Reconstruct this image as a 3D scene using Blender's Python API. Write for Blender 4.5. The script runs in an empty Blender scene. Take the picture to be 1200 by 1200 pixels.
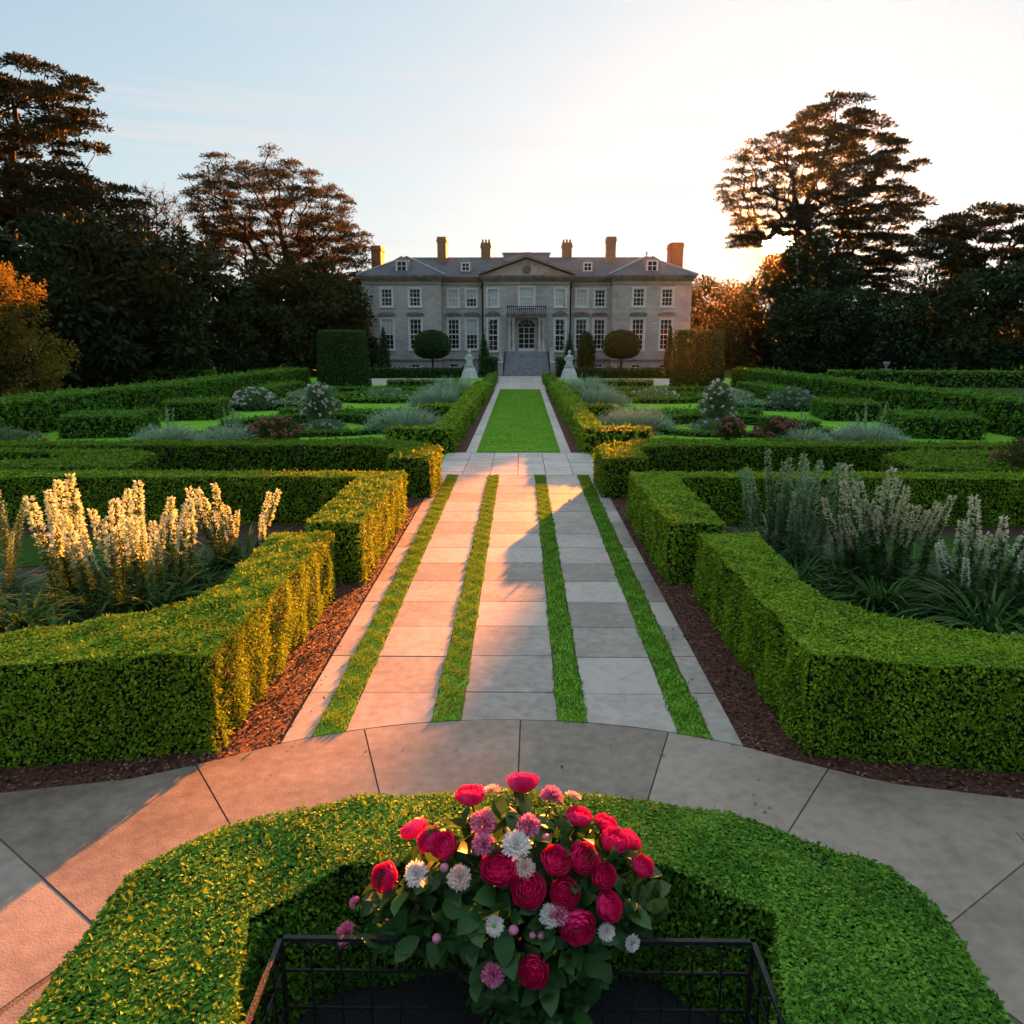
import bpy, math, random
import numpy as np
from mathutils import Vector, Matrix
from mathutils.geometry import tessellate_polygon

# ------------------------------------------------------------------ camera, sky, sun, exposure
C = bpy.context.scene.collection
SC = bpy.context.scene
RNG = np.random.default_rng(7)
random.seed(7)

cam_d = bpy.data.cameras.new('camera')
cam = bpy.data.objects.new('camera', cam_d); C.objects.link(cam)
cam_d.sensor_width = 36.0
cam_d.lens = 942.0 / 1200.0 * 36.0
cam_d.clip_start = 0.1; cam_d.clip_end = 5000
cam.location = (0.09, 0.0, 4.0)
cam.rotation_euler = (math.radians(90 - 12.567), 0, math.radians(0.653))
SC.camera = cam

SUN_AZ = math.radians(18.0)      # clockwise from +Y (to the right of the house)
SUN_EL = math.radians(7.5)
SUN_DIR = Vector((math.sin(SUN_AZ) * math.cos(SUN_EL), math.cos(SUN_AZ) * math.cos(SUN_EL), math.sin(SUN_EL)))

w = bpy.data.worlds.new('World'); SC.world = w; w.use_nodes = True
nt = w.node_tree; N = nt.nodes; L = nt.links
for n in list(N): N.remove(n)
wo = N.new('ShaderNodeOutputWorld'); bg = N.new('ShaderNodeBackground')
sky = N.new('ShaderNodeTexSky'); sky.sky_type = 'NISHITA'; sky.sun_disc = False
sky.sun_elevation = SUN_EL; sky.sun_rotation = SUN_AZ
sky.altitude = 50; sky.air_density = 1.0; sky.dust_density = 0.6; sky.ozone_density = 2.0
bg.inputs['Strength'].default_value = 0.067
tc = N.new('ShaderNodeTexCoord')
# thin streaks of cloud and the white veil of air round the low sun
sep = N.new('ShaderNodeSeparateXYZ'); L.new(tc.outputs['Generated'], sep.inputs[0])
mp = N.new('ShaderNodeMapping'); mp.inputs['Scale'].default_value = (1.6, 1.6, 34.0)
L.new(tc.outputs['Generated'], mp.inputs[0])
nz = N.new('ShaderNodeTexNoise'); nz.inputs['Scale'].default_value = 1.7; nz.inputs['Detail'].default_value = 4
L.new(mp.outputs[0], nz.inputs['Vector'])
cr = N.new('ShaderNodeValToRGB'); cr.color_ramp.elements[0].position = 0.53; cr.color_ramp.elements[1].position = 0.78
L.new(nz.outputs['Fac'], cr.inputs[0])
band = N.new('ShaderNodeMapRange'); band.interpolation_type = 'SMOOTHSTEP'
band.inputs['From Min'].default_value = 0.36; band.inputs['From Max'].default_value = 0.16
L.new(sep.outputs[2], band.inputs['Value'])
cm = N.new('ShaderNodeMath'); cm.operation = 'MULTIPLY'; L.new(cr.outputs[0], cm.inputs[0]); L.new(band.outputs[0], cm.inputs[1])
cm2 = N.new('ShaderNodeMath'); cm2.operation = 'MULTIPLY'; cm2.inputs[1].default_value = 0.95; L.new(cm.outputs[0], cm2.inputs[0])
mixc = N.new('ShaderNodeMixRGB'); mixc.inputs['Color2'].default_value = (2.9, 2.7, 2.5, 1)
L.new(cm2.outputs[0], mixc.inputs['Fac'])
# the sun's own disc and the bright air just round it
dt = N.new('ShaderNodeVectorMath'); dt.operation = 'DOT_PRODUCT'
nv = N.new('ShaderNodeVectorMath'); nv.operation = 'NORMALIZE'; L.new(tc.outputs['Generated'], nv.inputs[0])
L.new(nv.outputs[0], dt.inputs[0])
VIS_EL = math.radians(5.62); VIS_AZ = math.radians(16.85)
dt.inputs[1].default_value = (math.sin(VIS_AZ) * math.cos(VIS_EL), math.cos(VIS_AZ) * math.cos(VIS_EL), math.sin(VIS_EL))
ac = N.new('ShaderNodeMath'); ac.operation = 'ARCCOSINE'; L.new(dt.outputs['Value'], ac.inputs[0])
dg = N.new('ShaderNodeMath'); dg.operation = 'MULTIPLY'; dg.inputs[1].default_value = 57.2958; L.new(ac.outputs[0], dg.inputs[0])
disc = N.new('ShaderNodeMapRange'); disc.interpolation_type = 'SMOOTHSTEP'
disc.inputs['From Min'].default_value = 1.15; disc.inputs['From Max'].default_value = 0.75
L.new(dg.outputs[0], disc.inputs['Value'])
gl = N.new('ShaderNodeMath'); gl.operation = 'DIVIDE'; gl.inputs[1].default_value = -1.5; L.new(dg.outputs[0], gl.inputs[0])
ge = N.new('ShaderNodeMath'); ge.operation = 'EXPONENT'; L.new(gl.outputs[0], ge.inputs[0])
gl2 = N.new('ShaderNodeMath'); gl2.operation = 'DIVIDE'; gl2.inputs[1].default_value = -17.0; L.new(dg.outputs[0], gl2.inputs[0])
ge2 = N.new('ShaderNodeMath'); ge2.operation = 'EXPONENT'; L.new(gl2.outputs[0], ge2.inputs[0])
def vscale(col, src):
    v = N.new('ShaderNodeVectorMath'); v.operation = 'SCALE'; v.inputs[0].default_value = col
    L.new(src, v.inputs['Scale']); return v.outputs[0]
def vadd(a, b):
    v = N.new('ShaderNodeVectorMath'); v.operation = 'ADD'; L.new(a, v.inputs[0]); L.new(b, v.inputs[1]); return v.outputs[0]
# brighter high cloudless dome, dimmer low sky opposite the sun
el_ = N.new('ShaderNodeMapRange'); el_.interpolation_type = 'SMOOTHSTEP'
el_.inputs['From Min'].default_value = 0.45; el_.inputs['From Max'].default_value = 0.95; el_.inputs['To Min'].default_value = 0.66; el_.inputs['To Max'].default_value = 14.0
L.new(sep.outputs[2], el_.inputs['Value'])
bk_ = N.new('ShaderNodeMapRange'); bk_.interpolation_type = 'SMOOTHSTEP'
bk_.inputs['From Min'].default_value = -0.5; bk_.inputs['From Max'].default_value = 0.4; bk_.inputs['To Min'].default_value = 0.34; bk_.inputs['To Max'].default_value = 1.0
L.new(sep.outputs[1], bk_.inputs['Value'])
gf = N.new('ShaderNodeMath'); gf.operation = 'MULTIPLY'; L.new(el_.outputs[0], gf.inputs[0]); L.new(bk_.outputs[0], gf.inputs[1])
hs = N.new('ShaderNodeHueSaturation'); hs.inputs['Saturation'].default_value = 0.85; L.new(sky.outputs[0], hs.inputs['Color'])
tint = N.new('ShaderNodeVectorMath'); tint.operation = 'MULTIPLY'; tint.inputs[1].default_value = (.83, 1.0, 1.16); L.new(hs.outputs[0], tint.inputs[0])
gm = N.new('ShaderNodeVectorMath'); gm.operation = 'SCALE'
L.new(tint.outputs[0], gm.inputs[0]); L.new(gf.outputs[0], gm.inputs['Scale'])
L.new(gm.outputs[0], mixc.inputs['Color1'])
tot = vadd(mixc.outputs[0], vscale((.85, 1.1, 1.15), ge2.outputs[0]))
# soft shoulder, so that the bright air keeps a little tone
dn = N.new('ShaderNodeVectorMath'); dn.operation = 'MULTIPLY_ADD'; dn.inputs[1].default_value = (1 / 1.55, 1 / 1.55, 1 / 1.52); dn.inputs[2].default_value = (1, 1, 1); L.new(tot, dn.inputs[0])
dv_ = N.new('ShaderNodeVectorMath'); dv_.operation = 'DIVIDE'; L.new(tot, dv_.inputs[0]); L.new(dn.outputs[0], dv_.inputs[1]); tot = dv_.outputs[0]
wm = N.new('ShaderNodeMixRGB'); wm.inputs['Color2'].default_value = (1.75, 1.02, .30, 1); L.new(ge.outputs[0], wm.inputs['Fac']); L.new(tot, wm.inputs['Color1'])
tot = wm.outputs[0]
tot = vadd(tot, vscale((30.0, 24.0, 14.0), disc.outputs[0]))
L.new(tot, bg.inputs['Color']); L.new(bg.outputs[0], wo.inputs['Surface'])

sun_d = bpy.data.lights.new('sun', 'SUN'); sun_d.energy = 5.0; sun_d.angle = math.radians(0.55); sun_d.color = (1.0, 0.26, 0.035)
sun = bpy.data.objects.new('sun', sun_d); C.objects.link(sun)
sun.rotation_euler = SUN_DIR.to_track_quat('Z', 'Y').to_euler(); sun.location = (40, 120, 60)

SC.view_settings.view_transform = 'Standard'; SC.view_settings.look = 'None'
SC.view_settings.gamma = 1.0; SC.view_settings.use_curve_mapping = False
SC.view_settings.exposure = 3.6
SC.render.engine = 'CYCLES'
SC.cycles.use_denoising = True
SC.cycles.max_bounces = 6; SC.cycles.transparent_max_bounces = 6; SC.cycles.volume_bounces = 0

# ------------------------------------------------------------------ materials
def new_mat(name):
    m = bpy.data.materials.new(name); m.use_nodes = True
    t = m.node_tree; 
    for n in list(t.nodes): t.nodes.remove(n)
    o = t.nodes.new('ShaderNodeOutputMaterial')
    return m, t, o

def ramp(t, cols):
    r = t.nodes.new('ShaderNodeValToRGB'); e = r.color_ramp.elements
    while len(e) > 1: e.remove(e[-1])
    e[0].position = 0.0; e[0].color = (*cols[0], 1)
    for i, c in enumerate(cols[1:], 1):
        k = e.new(i / (len(cols) - 1)); k.color = (*c, 1)
    return r

def leaf_mat(name, cols, trans=0.3, tcol=None, rough=0.6, spec=0.06, patch=0.0):
    """leaf faces: every leaf its own tint, partly see-through to light"""
    m, t, o = new_mat(name); nd = t.nodes; lk = t.links
    g = nd.new('ShaderNodeNewGeometry'); r = ramp(t, cols)
    if patch:       # stretches of stronger and weaker growth along the plant
        tcn = nd.new('ShaderNodeTexCoord'); n1 = nd.new('ShaderNodeTexNoise'); n1.inputs['Scale'].default_value = 1.7; n1.inputs['Detail'].default_value = 5
        lk.new(tcn.outputs['Object'], n1.inputs['Vector'])
        mr = nd.new('ShaderNodeMapRange'); mr.inputs['From Min'].default_value = .3; mr.inputs['From Max'].default_value = .7
        mr.inputs['To Min'].default_value = -patch; mr.inputs['To Max'].default_value = patch; lk.new(n1.outputs['Fac'], mr.inputs[0])
        ad = nd.new('ShaderNodeMath'); ad.operation = 'ADD'; ad.use_clamp = True
        lk.new(g.outputs['Random Per Island'], ad.inputs[0]); lk.new(mr.outputs[0], ad.inputs[1]); lk.new(ad.outputs[0], r.inputs[0])
    else: lk.new(g.outputs['Random Per Island'], r.inputs[0])
    p = nd.new('ShaderNodeBsdfPrincipled'); p.inputs['Roughness'].default_value = rough
    p.inputs['Specular IOR Level'].default_value = spec
    lk.new(r.outputs[0], p.inputs['Base Color'])
    tr = nd.new('ShaderNodeBsdfTranslucent')
    if tcol: 
        mx = nd.new('ShaderNodeMixRGB'); mx.inputs[0].default_value = 0.6; mx.inputs[2].default_value = (*tcol, 1)
        lk.new(r.outputs[0], mx.inputs[1]); lk.new(mx.outputs[0], tr.inputs[0])
    else: lk.new(r.outputs[0], tr.inputs[0])
    ms = nd.new('ShaderNodeMixShader'); ms.inputs[0].default_value = trans
    lk.new(p.outputs[0], ms.inputs[1]); lk.new(tr.outputs[0], ms.inputs[2]); lk.new(ms.outputs[0], o.inputs[0])
    return m

def noise_mat(name, cols, scale=4.0, detail=6, rough=0.8, bump=0.3, bscale=None, spec=0.3, per_island=0.0, metal=0.0, dist=0.02, scale2=None):
    m, t, o = new_mat(name); nd = t.nodes; lk = t.links
    tcn = nd.new('ShaderNodeTexCoord')
    n1 = nd.new('ShaderNodeTexNoise'); n1.inputs['Scale'].default_value = scale; n1.inputs['Detail'].default_value = detail
    lk.new(tcn.outputs['Object'], n1.inputs['Vector'])
    src = n1.outputs['Fac']
    if scale2:
        n3 = nd.new('ShaderNodeTexNoise'); n3.inputs['Scale'].default_value = scale2; n3.inputs['Detail'].default_value = 3
        lk.new(tcn.outputs['Object'], n3.inputs['Vector'])
        av = nd.new('ShaderNodeMath'); av.operation = 'MULTIPLY_ADD'; av.inputs[1].default_value = 0.5
        hv = nd.new('ShaderNodeMath'); hv.operation = 'MULTIPLY'; hv.inputs[1].default_value = 0.5
        lk.new(n3.outputs['Fac'], hv.inputs[0]); lk.new(src, av.inputs[0]); lk.new(hv.outputs[0], av.inputs[2]); src = av.outputs[0]
    mr = nd.new('ShaderNodeMapRange'); mr.inputs['From Min'].default_value = 0.3; mr.inputs['From Max'].default_value = 0.7
    lk.new(src, mr.inputs[0]); src = mr.outputs[0]
    if per_island:
        g = nd.new('ShaderNodeNewGeometry')
        a = nd.new('ShaderNodeMapRange'); a.inputs['To Min'].default_value = -per_island; a.inputs['To Max'].default_value = per_island
        lk.new(g.outputs['Random Per Island'], a.inputs[0])
        b = nd.new('ShaderNodeMath'); b.operation = 'ADD'; b.use_clamp = True
        lk.new(src, b.inputs[0]); lk.new(a.outputs[0], b.inputs[1]); src = b.outputs[0]
    r = ramp(t, cols); lk.new(src, r.inputs[0])
    p = nd.new('ShaderNodeBsdfPrincipled'); p.inputs['Roughness'].default_value = rough
    p.inputs['Specular IOR Level'].default_value = spec; p.inputs['Metallic'].default_value = metal
    lk.new(r.outputs[0], p.inputs['Base Color'])
    if bump:
        n2 = nd.new('ShaderNodeTexNoise'); n2.inputs['Scale'].default_value = bscale or scale * 6; n2.inputs['Detail'].default_value = 5
        lk.new(tcn.outputs['Object'], n2.inputs['Vector'])
        b = nd.new('ShaderNodeBump'); b.inputs['Strength'].default_value = bump; b.inputs['Distance'].default_value = dist
        lk.new(n2.outputs['Fac'], b.inputs['Height']); lk.new(b.outputs[0], p.inputs['Normal'])
    lk.new(p.outputs[0], o.inputs[0])
    return m

def brick_mat(name, c1, c2, mortar, sc=1.0, bw=0.6, bh=0.3, ms=0.012, bump=0.35):
    m, t, o = new_mat(name); nd = t.nodes; lk = t.links
    tcn = nd.new('ShaderNodeTexCoord'); sp = nd.new('ShaderNodeSeparateXYZ'); lk.new(tcn.outputs['Object'], sp.inputs[0])
    ad = nd.new('ShaderNodeMath'); ad.operation = 'ADD'; lk.new(sp.outputs[0], ad.inputs[0]); lk.new(sp.outputs[1], ad.inputs[1])
    cb = nd.new('ShaderNodeCombineXYZ'); lk.new(ad.outputs[0], cb.inputs[0]); lk.new(sp.outputs[2], cb.inputs[1])
    b = nd.new('ShaderNodeTexBrick'); b.inputs['Scale'].default_value = sc; b.inputs['Brick Width'].default_value = bw
    b.inputs['Row Height'].default_value = bh; b.inputs['Mortar Size'].default_value = ms; b.inputs['Mortar Smooth'].default_value = 0.3
    b.inputs['Color1'].default_value = (*c1, 1); b.inputs['Color2'].default_value = (*c2, 1); b.inputs['Mortar'].default_value = (*mortar, 1)
    lk.new(cb.outputs[0], b.inputs['Vector'])
    n1 = nd.new('ShaderNodeTexNoise'); n1.inputs['Scale'].default_value = 0.55; n1.inputs['Detail'].default_value = 7
    lk.new(tcn.outputs['Object'], n1.inputs['Vector'])
    r = ramp(t, [(0.55, 0.52, 0.5), (1.0, 1.0, 1.0), (1.25, 1.2, 1.1)]); lk.new(n1.outputs['Fac'], r.inputs[0])
    mu = nd.new('ShaderNodeMixRGB'); mu.blend_type = 'MULTIPLY'; mu.inputs[0].default_value = 1.0
    lk.new(b.outputs['Color'], mu.inputs[1]); lk.new(r.outputs[0], mu.inputs[2])
    p = nd.new('ShaderNodeBsdfPrincipled'); p.inputs['Roughness'].default_value = 0.85; p.inputs['Specular IOR Level'].default_value = 0.2
    lk.new(mu.outputs[0], p.inputs['Base Color'])
    bm = nd.new('ShaderNodeBump'); bm.inputs['Strength'].default_value = bump; bm.inputs['Distance'].default_value = 0.03
    lk.new(b.outputs['Fac'], bm.inputs['Height']); bm.invert = True; lk.new(bm.outputs[0], p.inputs['Normal'])
    lk.new(p.outputs[0], o.inputs[0])
    return m

def plain(name, col, rough=0.6, spec=0.3, metal=0.0):
    m, t, o = new_mat(name); p = t.nodes.new('ShaderNodeBsdfPrincipled')
    p.inputs['Base Color'].default_value = (*col, 1); p.inputs['Roughness'].default_value = rough
    p.inputs['Specular IOR Level'].default_value = spec; p.inputs['Metallic'].default_value = metal
    t.links.new(p.outputs[0], o.inputs[0]); return m

M = {}
M['hedge_near'] = leaf_mat('clipped_box_leaf', [(.070, .155, .010), (.13, .26, .014), (.20, .35, .020), (.27, .42, .030)], .2, (.26, .30, .02), spec=.05, patch=.32)
M['hedge_fg'] = leaf_mat('small_box_leaf', [(.034, .115, .012), (.064, .185, .018), (.105, .265, .025), (.17, .35, .034)], .2, (.20, .26, .02), spec=.08, patch=.32)
M['hedge_mid'] = leaf_mat('clipped_yew_leaf', [(.050, .125, .010), (.10, .22, .014), (.17, .31, .022)], .28, (.22, .28, .02), spec=.04)
M['hedge_far'] = leaf_mat('clipped_hornbeam_leaf', [(.048, .135, .016), (.090, .225, .024), (.15, .31, .036)], .25, (.12, .2, .02), spec=.03)
M['topiary'] = leaf_mat('topiary_leaf', [(.016, .055, .013), (.028, .088, .018), (.046, .125, .026)], .2, spec=.04)
M['hedge_core'] = noise_mat('hedge_inner_shade', [(.004, .008, .003), (.009, .016, .004), (.016, .028, .006)], 18, 4, .9, .6, 60)  # near-black core: the shade between the leaves is put into its colour
M['soil'] = noise_mat('dark_soil', [(.018, .011, .008), (.04, .024, .017), (.07, .045, .03)], 9, 6, .95, .8, 50)
M['mulch'] = noise_mat('bark_mulch', [(.03, .012, .009), (.085, .034, .024), (.14, .062, .042)], 22, 5, .95, .9, 80)
M['chip'] = leaf_mat('bark_chip', [(.03, .012, .009), (.09, .036, .025), (.15, .065, .045), (.26, .15, .10)], 0.0)
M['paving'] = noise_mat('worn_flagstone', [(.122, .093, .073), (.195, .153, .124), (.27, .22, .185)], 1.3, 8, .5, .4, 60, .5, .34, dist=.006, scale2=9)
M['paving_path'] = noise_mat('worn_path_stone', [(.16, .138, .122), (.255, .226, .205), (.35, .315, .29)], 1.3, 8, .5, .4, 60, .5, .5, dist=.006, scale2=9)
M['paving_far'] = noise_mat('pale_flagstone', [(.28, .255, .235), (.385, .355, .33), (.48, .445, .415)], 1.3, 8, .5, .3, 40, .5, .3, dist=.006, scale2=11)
M['joint'] = noise_mat('paving_joint', [(.07, .055, .044), (.13, .105, .085)], 12, 4, .95, .3)
M['lawn'] = noise_mat('mown_lawn', [(.095, .25, .022), (.145, .345, .034), (.20, .41, .052)], .8, 8, 1.0, .5, 70, .0, scale2=45)
M['bed_grass'] = noise_mat('bed_grass', [(.018, .045, .010), (.032, .075, .014), (.05, .10, .02)], 1.2, 8, 1.0, .6, 50, 0, scale2=30)
M['meadow'] = noise_mat('rough_grass', [(.020, .042, .010), (.034, .064, .014), (.05, .085, .02)], .25, 8, .95, .5, 30, .1, scale2=6)
M['grass_blade'] = leaf_mat('grass_blade', [(.055, .14, .016), (.09, .205, .024), (.145, .28, .036), (.21, .26, .06)], .3, (.15, .26, .02), spec=.05, patch=.3)
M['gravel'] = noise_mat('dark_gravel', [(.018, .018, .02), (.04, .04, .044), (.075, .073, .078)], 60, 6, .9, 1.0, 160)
M['gravel_pale'] = noise_mat('pale_gravel', [(.28, .26, .25), (.40, .38, .36)], 30, 5, .9, .4)
M['iron'] = noise_mat('black_iron', [(.005, .005, .006), (.011, .011, .012), (.022, .021, .021)], 30, 5, .55, .35, 90, .35)
M['stone_wall'] = brick_mat('coursed_stone', (.43, .395, .375), (.55, .505, .475), (.30, .275, .26), 1.0, .75, .3)
M['stone_trim'] = noise_mat('dressed_stone', [(.32, .285, .255), (.46, .415, .375), (.54, .49, .44)], 1.5, 7, .8, .2)
M['stone_dark'] = noise_mat('weathered_stone', [(.12, .106, .096), (.20, .18, .16), (.27, .245, .22)], 2.2, 7, .85, .3)
M['stone_pale'] = noise_mat('pale_carved_stone', [(.36, .36, .37), (.52, .52, .53), (.62, .61, .6)], 5, 6, .75, .3)
M['step_stone'] = noise_mat('step_stone', [(.17, .175, .19), (.24, .245, .26), (.31, .31, .32)], 2.5, 6, .8, .2)
M['slate'] = brick_mat('slate_roof', (.078, .094, .115), (.108, .125, .15), (.05, .056, .066), 1.0, .5, .22, .012)
M['lead'] = plain('lead_flashing', (.30, .31, .33), .5, .4)
M['brick_red'] = brick_mat('red_chimney_brick', (.34, .115, .06), (.42, .16, .085), (.24, .17, .13), 2.2, .5, .18)
M['brick_buff'] = brick_mat('buff_chimney_brick', (.26, .18, .10), (.33, .235, .14), (.2, .16, .12), 2.2, .5, .18)
M['white'] = noise_mat('white_paint', [(.70, .70, .69), (.82, .82, .81)], 3, 4, .5, .05)
M['glass_dark'] = plain('dark_window_glass', (.010, .011, .014), .08, .2)
M['blind'] = noise_mat('window_with_blind', [(.42, .44, .47), (.56, .58, .6)], 1.2, 3, .25, 0, spec=.6)
M['pipe'] = plain('iron_drainpipe', (.012, .012, .014), .5)
M['bark'] = noise_mat('tree_bark', [(.028, .021, .016), (.055, .042, .032), (.09, .07, .052)], 3, 6, .95, .8, 14, .1, dist=.05)
M['twig'] = plain('twig_bark', (.045, .034, .026), .9, .1)
M['cedar'] = leaf_mat('cedar_needles', [(.018, .026, .011), (.028, .038, .015), (.044, .056, .020)], .12, (.05, .06, .02))
M['cedar_sun_tone'] = leaf_mat('sun_toned_cedar_needles', [(.020, .030, .012), (.032, .043, .016), (.046, .058, .021)], .07, (.06, .07, .022))  # warmer tone carries low sun on the left cedar top and conifer tips
M['yew'] = leaf_mat('dark_yew_needles', [(.013, .029, .012), (.023, .046, .017), (.038, .064, .023)], .04)
M['evergreen'] = leaf_mat('dark_evergreen_leaf', [(.015, .034, .012), (.026, .052, .018), (.044, .070, .024)], .05)
M['autumn'] = leaf_mat('golden_autumn_leaf', [(.10, .085, .010), (.16, .125, .015), (.23, .165, .026)], .25, (.28, .20, .025))
M['beech'] = leaf_mat('bronze_or_sunlit_leaf', [(.024, .034, .011), (.040, .048, .015), (.060, .060, .018)], .22, (.09, .08, .022))  # also paints the sunlit right side of the evergreen
M['sparse'] = leaf_mat('thin_brown_leaf', [(.026, .032, .014), (.040, .045, .018), (.058, .058, .022)], .22, (.08, .075, .026))
M['strap'] = leaf_mat('strap_leaf', [(.026, .080, .016), (.045, .12, .024), (.075, .165, .036)], .25, (.07, .14, .02), .6, .12)
M['greygreen'] = leaf_mat('grey_green_leaf', [(.07, .15, .06), (.115, .21, .09), (.17, .27, .13)], .22, (.14, .24, .08))
M['silver'] = leaf_mat('silver_lavender_leaf', [(.20, .31, .19), (.30, .42, .28), (.44, .54, .42)], .2, (.25, .34, .18))
M['thyme'] = leaf_mat('thyme_leaf', [(.12, .21, .10), (.18, .28, .14), (.24, .34, .19)], .15)
M['floret_pale'] = leaf_mat('pale_floret', [(.20, .40, .12), (.46, .60, .34), (.64, .70, .56), (.76, .74, .72)], .3)
M['floret_pink'] = leaf_mat('dusky_floret', [(.20, .34, .12), (.42, .46, .24), (.66, .54, .38), (.74, .66, .50)], .3)
M['floret_green'] = leaf_mat('grey_floret', [(.16, .28, .13), (.24, .38, .19), (.38, .50, .30)], .25)
M['floret_white'] = leaf_mat('white_floret', [(.42, .50, .30), (.62, .62, .48), (.75, .75, .66)], .35)
M['blossom_white'] = leaf_mat('white_blossom', [(.62, .60, .56), (.76, .72, .70), (.70, .52, .55)], .3)
M['blossom_rust'] = leaf_mat('dusty_pink_blossom', [(.24, .10, .075), (.36, .17, .13), (.48, .26, .21)], .3)
M['blossom_lilac'] = leaf_mat('lilac_blossom', [(.34, .26, .44), (.48, .42, .56), (.66, .62, .68)], .3)
M['red_leaf'] = leaf_mat('bronze_shrub_leaf', [(.045, .08, .016), (.075, .10, .02), (.11, .09, .03)], .3)
M['stem'] = plain('green_stem', (.06, .11, .03), .6)
M['stem_grey'] = plain('grey_stem', (.16, .19, .12), .7)
M['petal_crimson'] = leaf_mat('crimson_petal', [(.74, .010, .13), (.86, .022, .19), (.90, .07, .28)], .3, (.95, .04, .22), .4, .3)
M['petal_rose'] = leaf_mat('rose_pink_petal', [(.76, .15, .34), (.86, .27, .46), (.90, .46, .62)], .3, None, .5)
M['petal_white'] = leaf_mat('white_petal', [(.66, .60, .60), (.78, .75, .72), (.80, .70, .62)], .3, None, .5)
M['petal_blush'] = leaf_mat('blush_petal', [(.72, .50, .44), (.78, .64, .54), (.76, .42, .46)], .3, None, .5)
M['eye_green'] = plain('green_flower_eye', (.20, .34, .06), .6)
M['eye_pink'] = plain('pink_flower_eye', (.62, .20, .30), .6)
M['eye_gold'] = plain('gold_flower_eye', (.62, .42, .12), .6)
M['plant_leaf'] = leaf_mat('ranunculus_leaf', [(.018, .060, .014), (.032, .095, .022), (.052, .13, .032)], .25, (.07, .16, .03), .45, .3)

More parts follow.
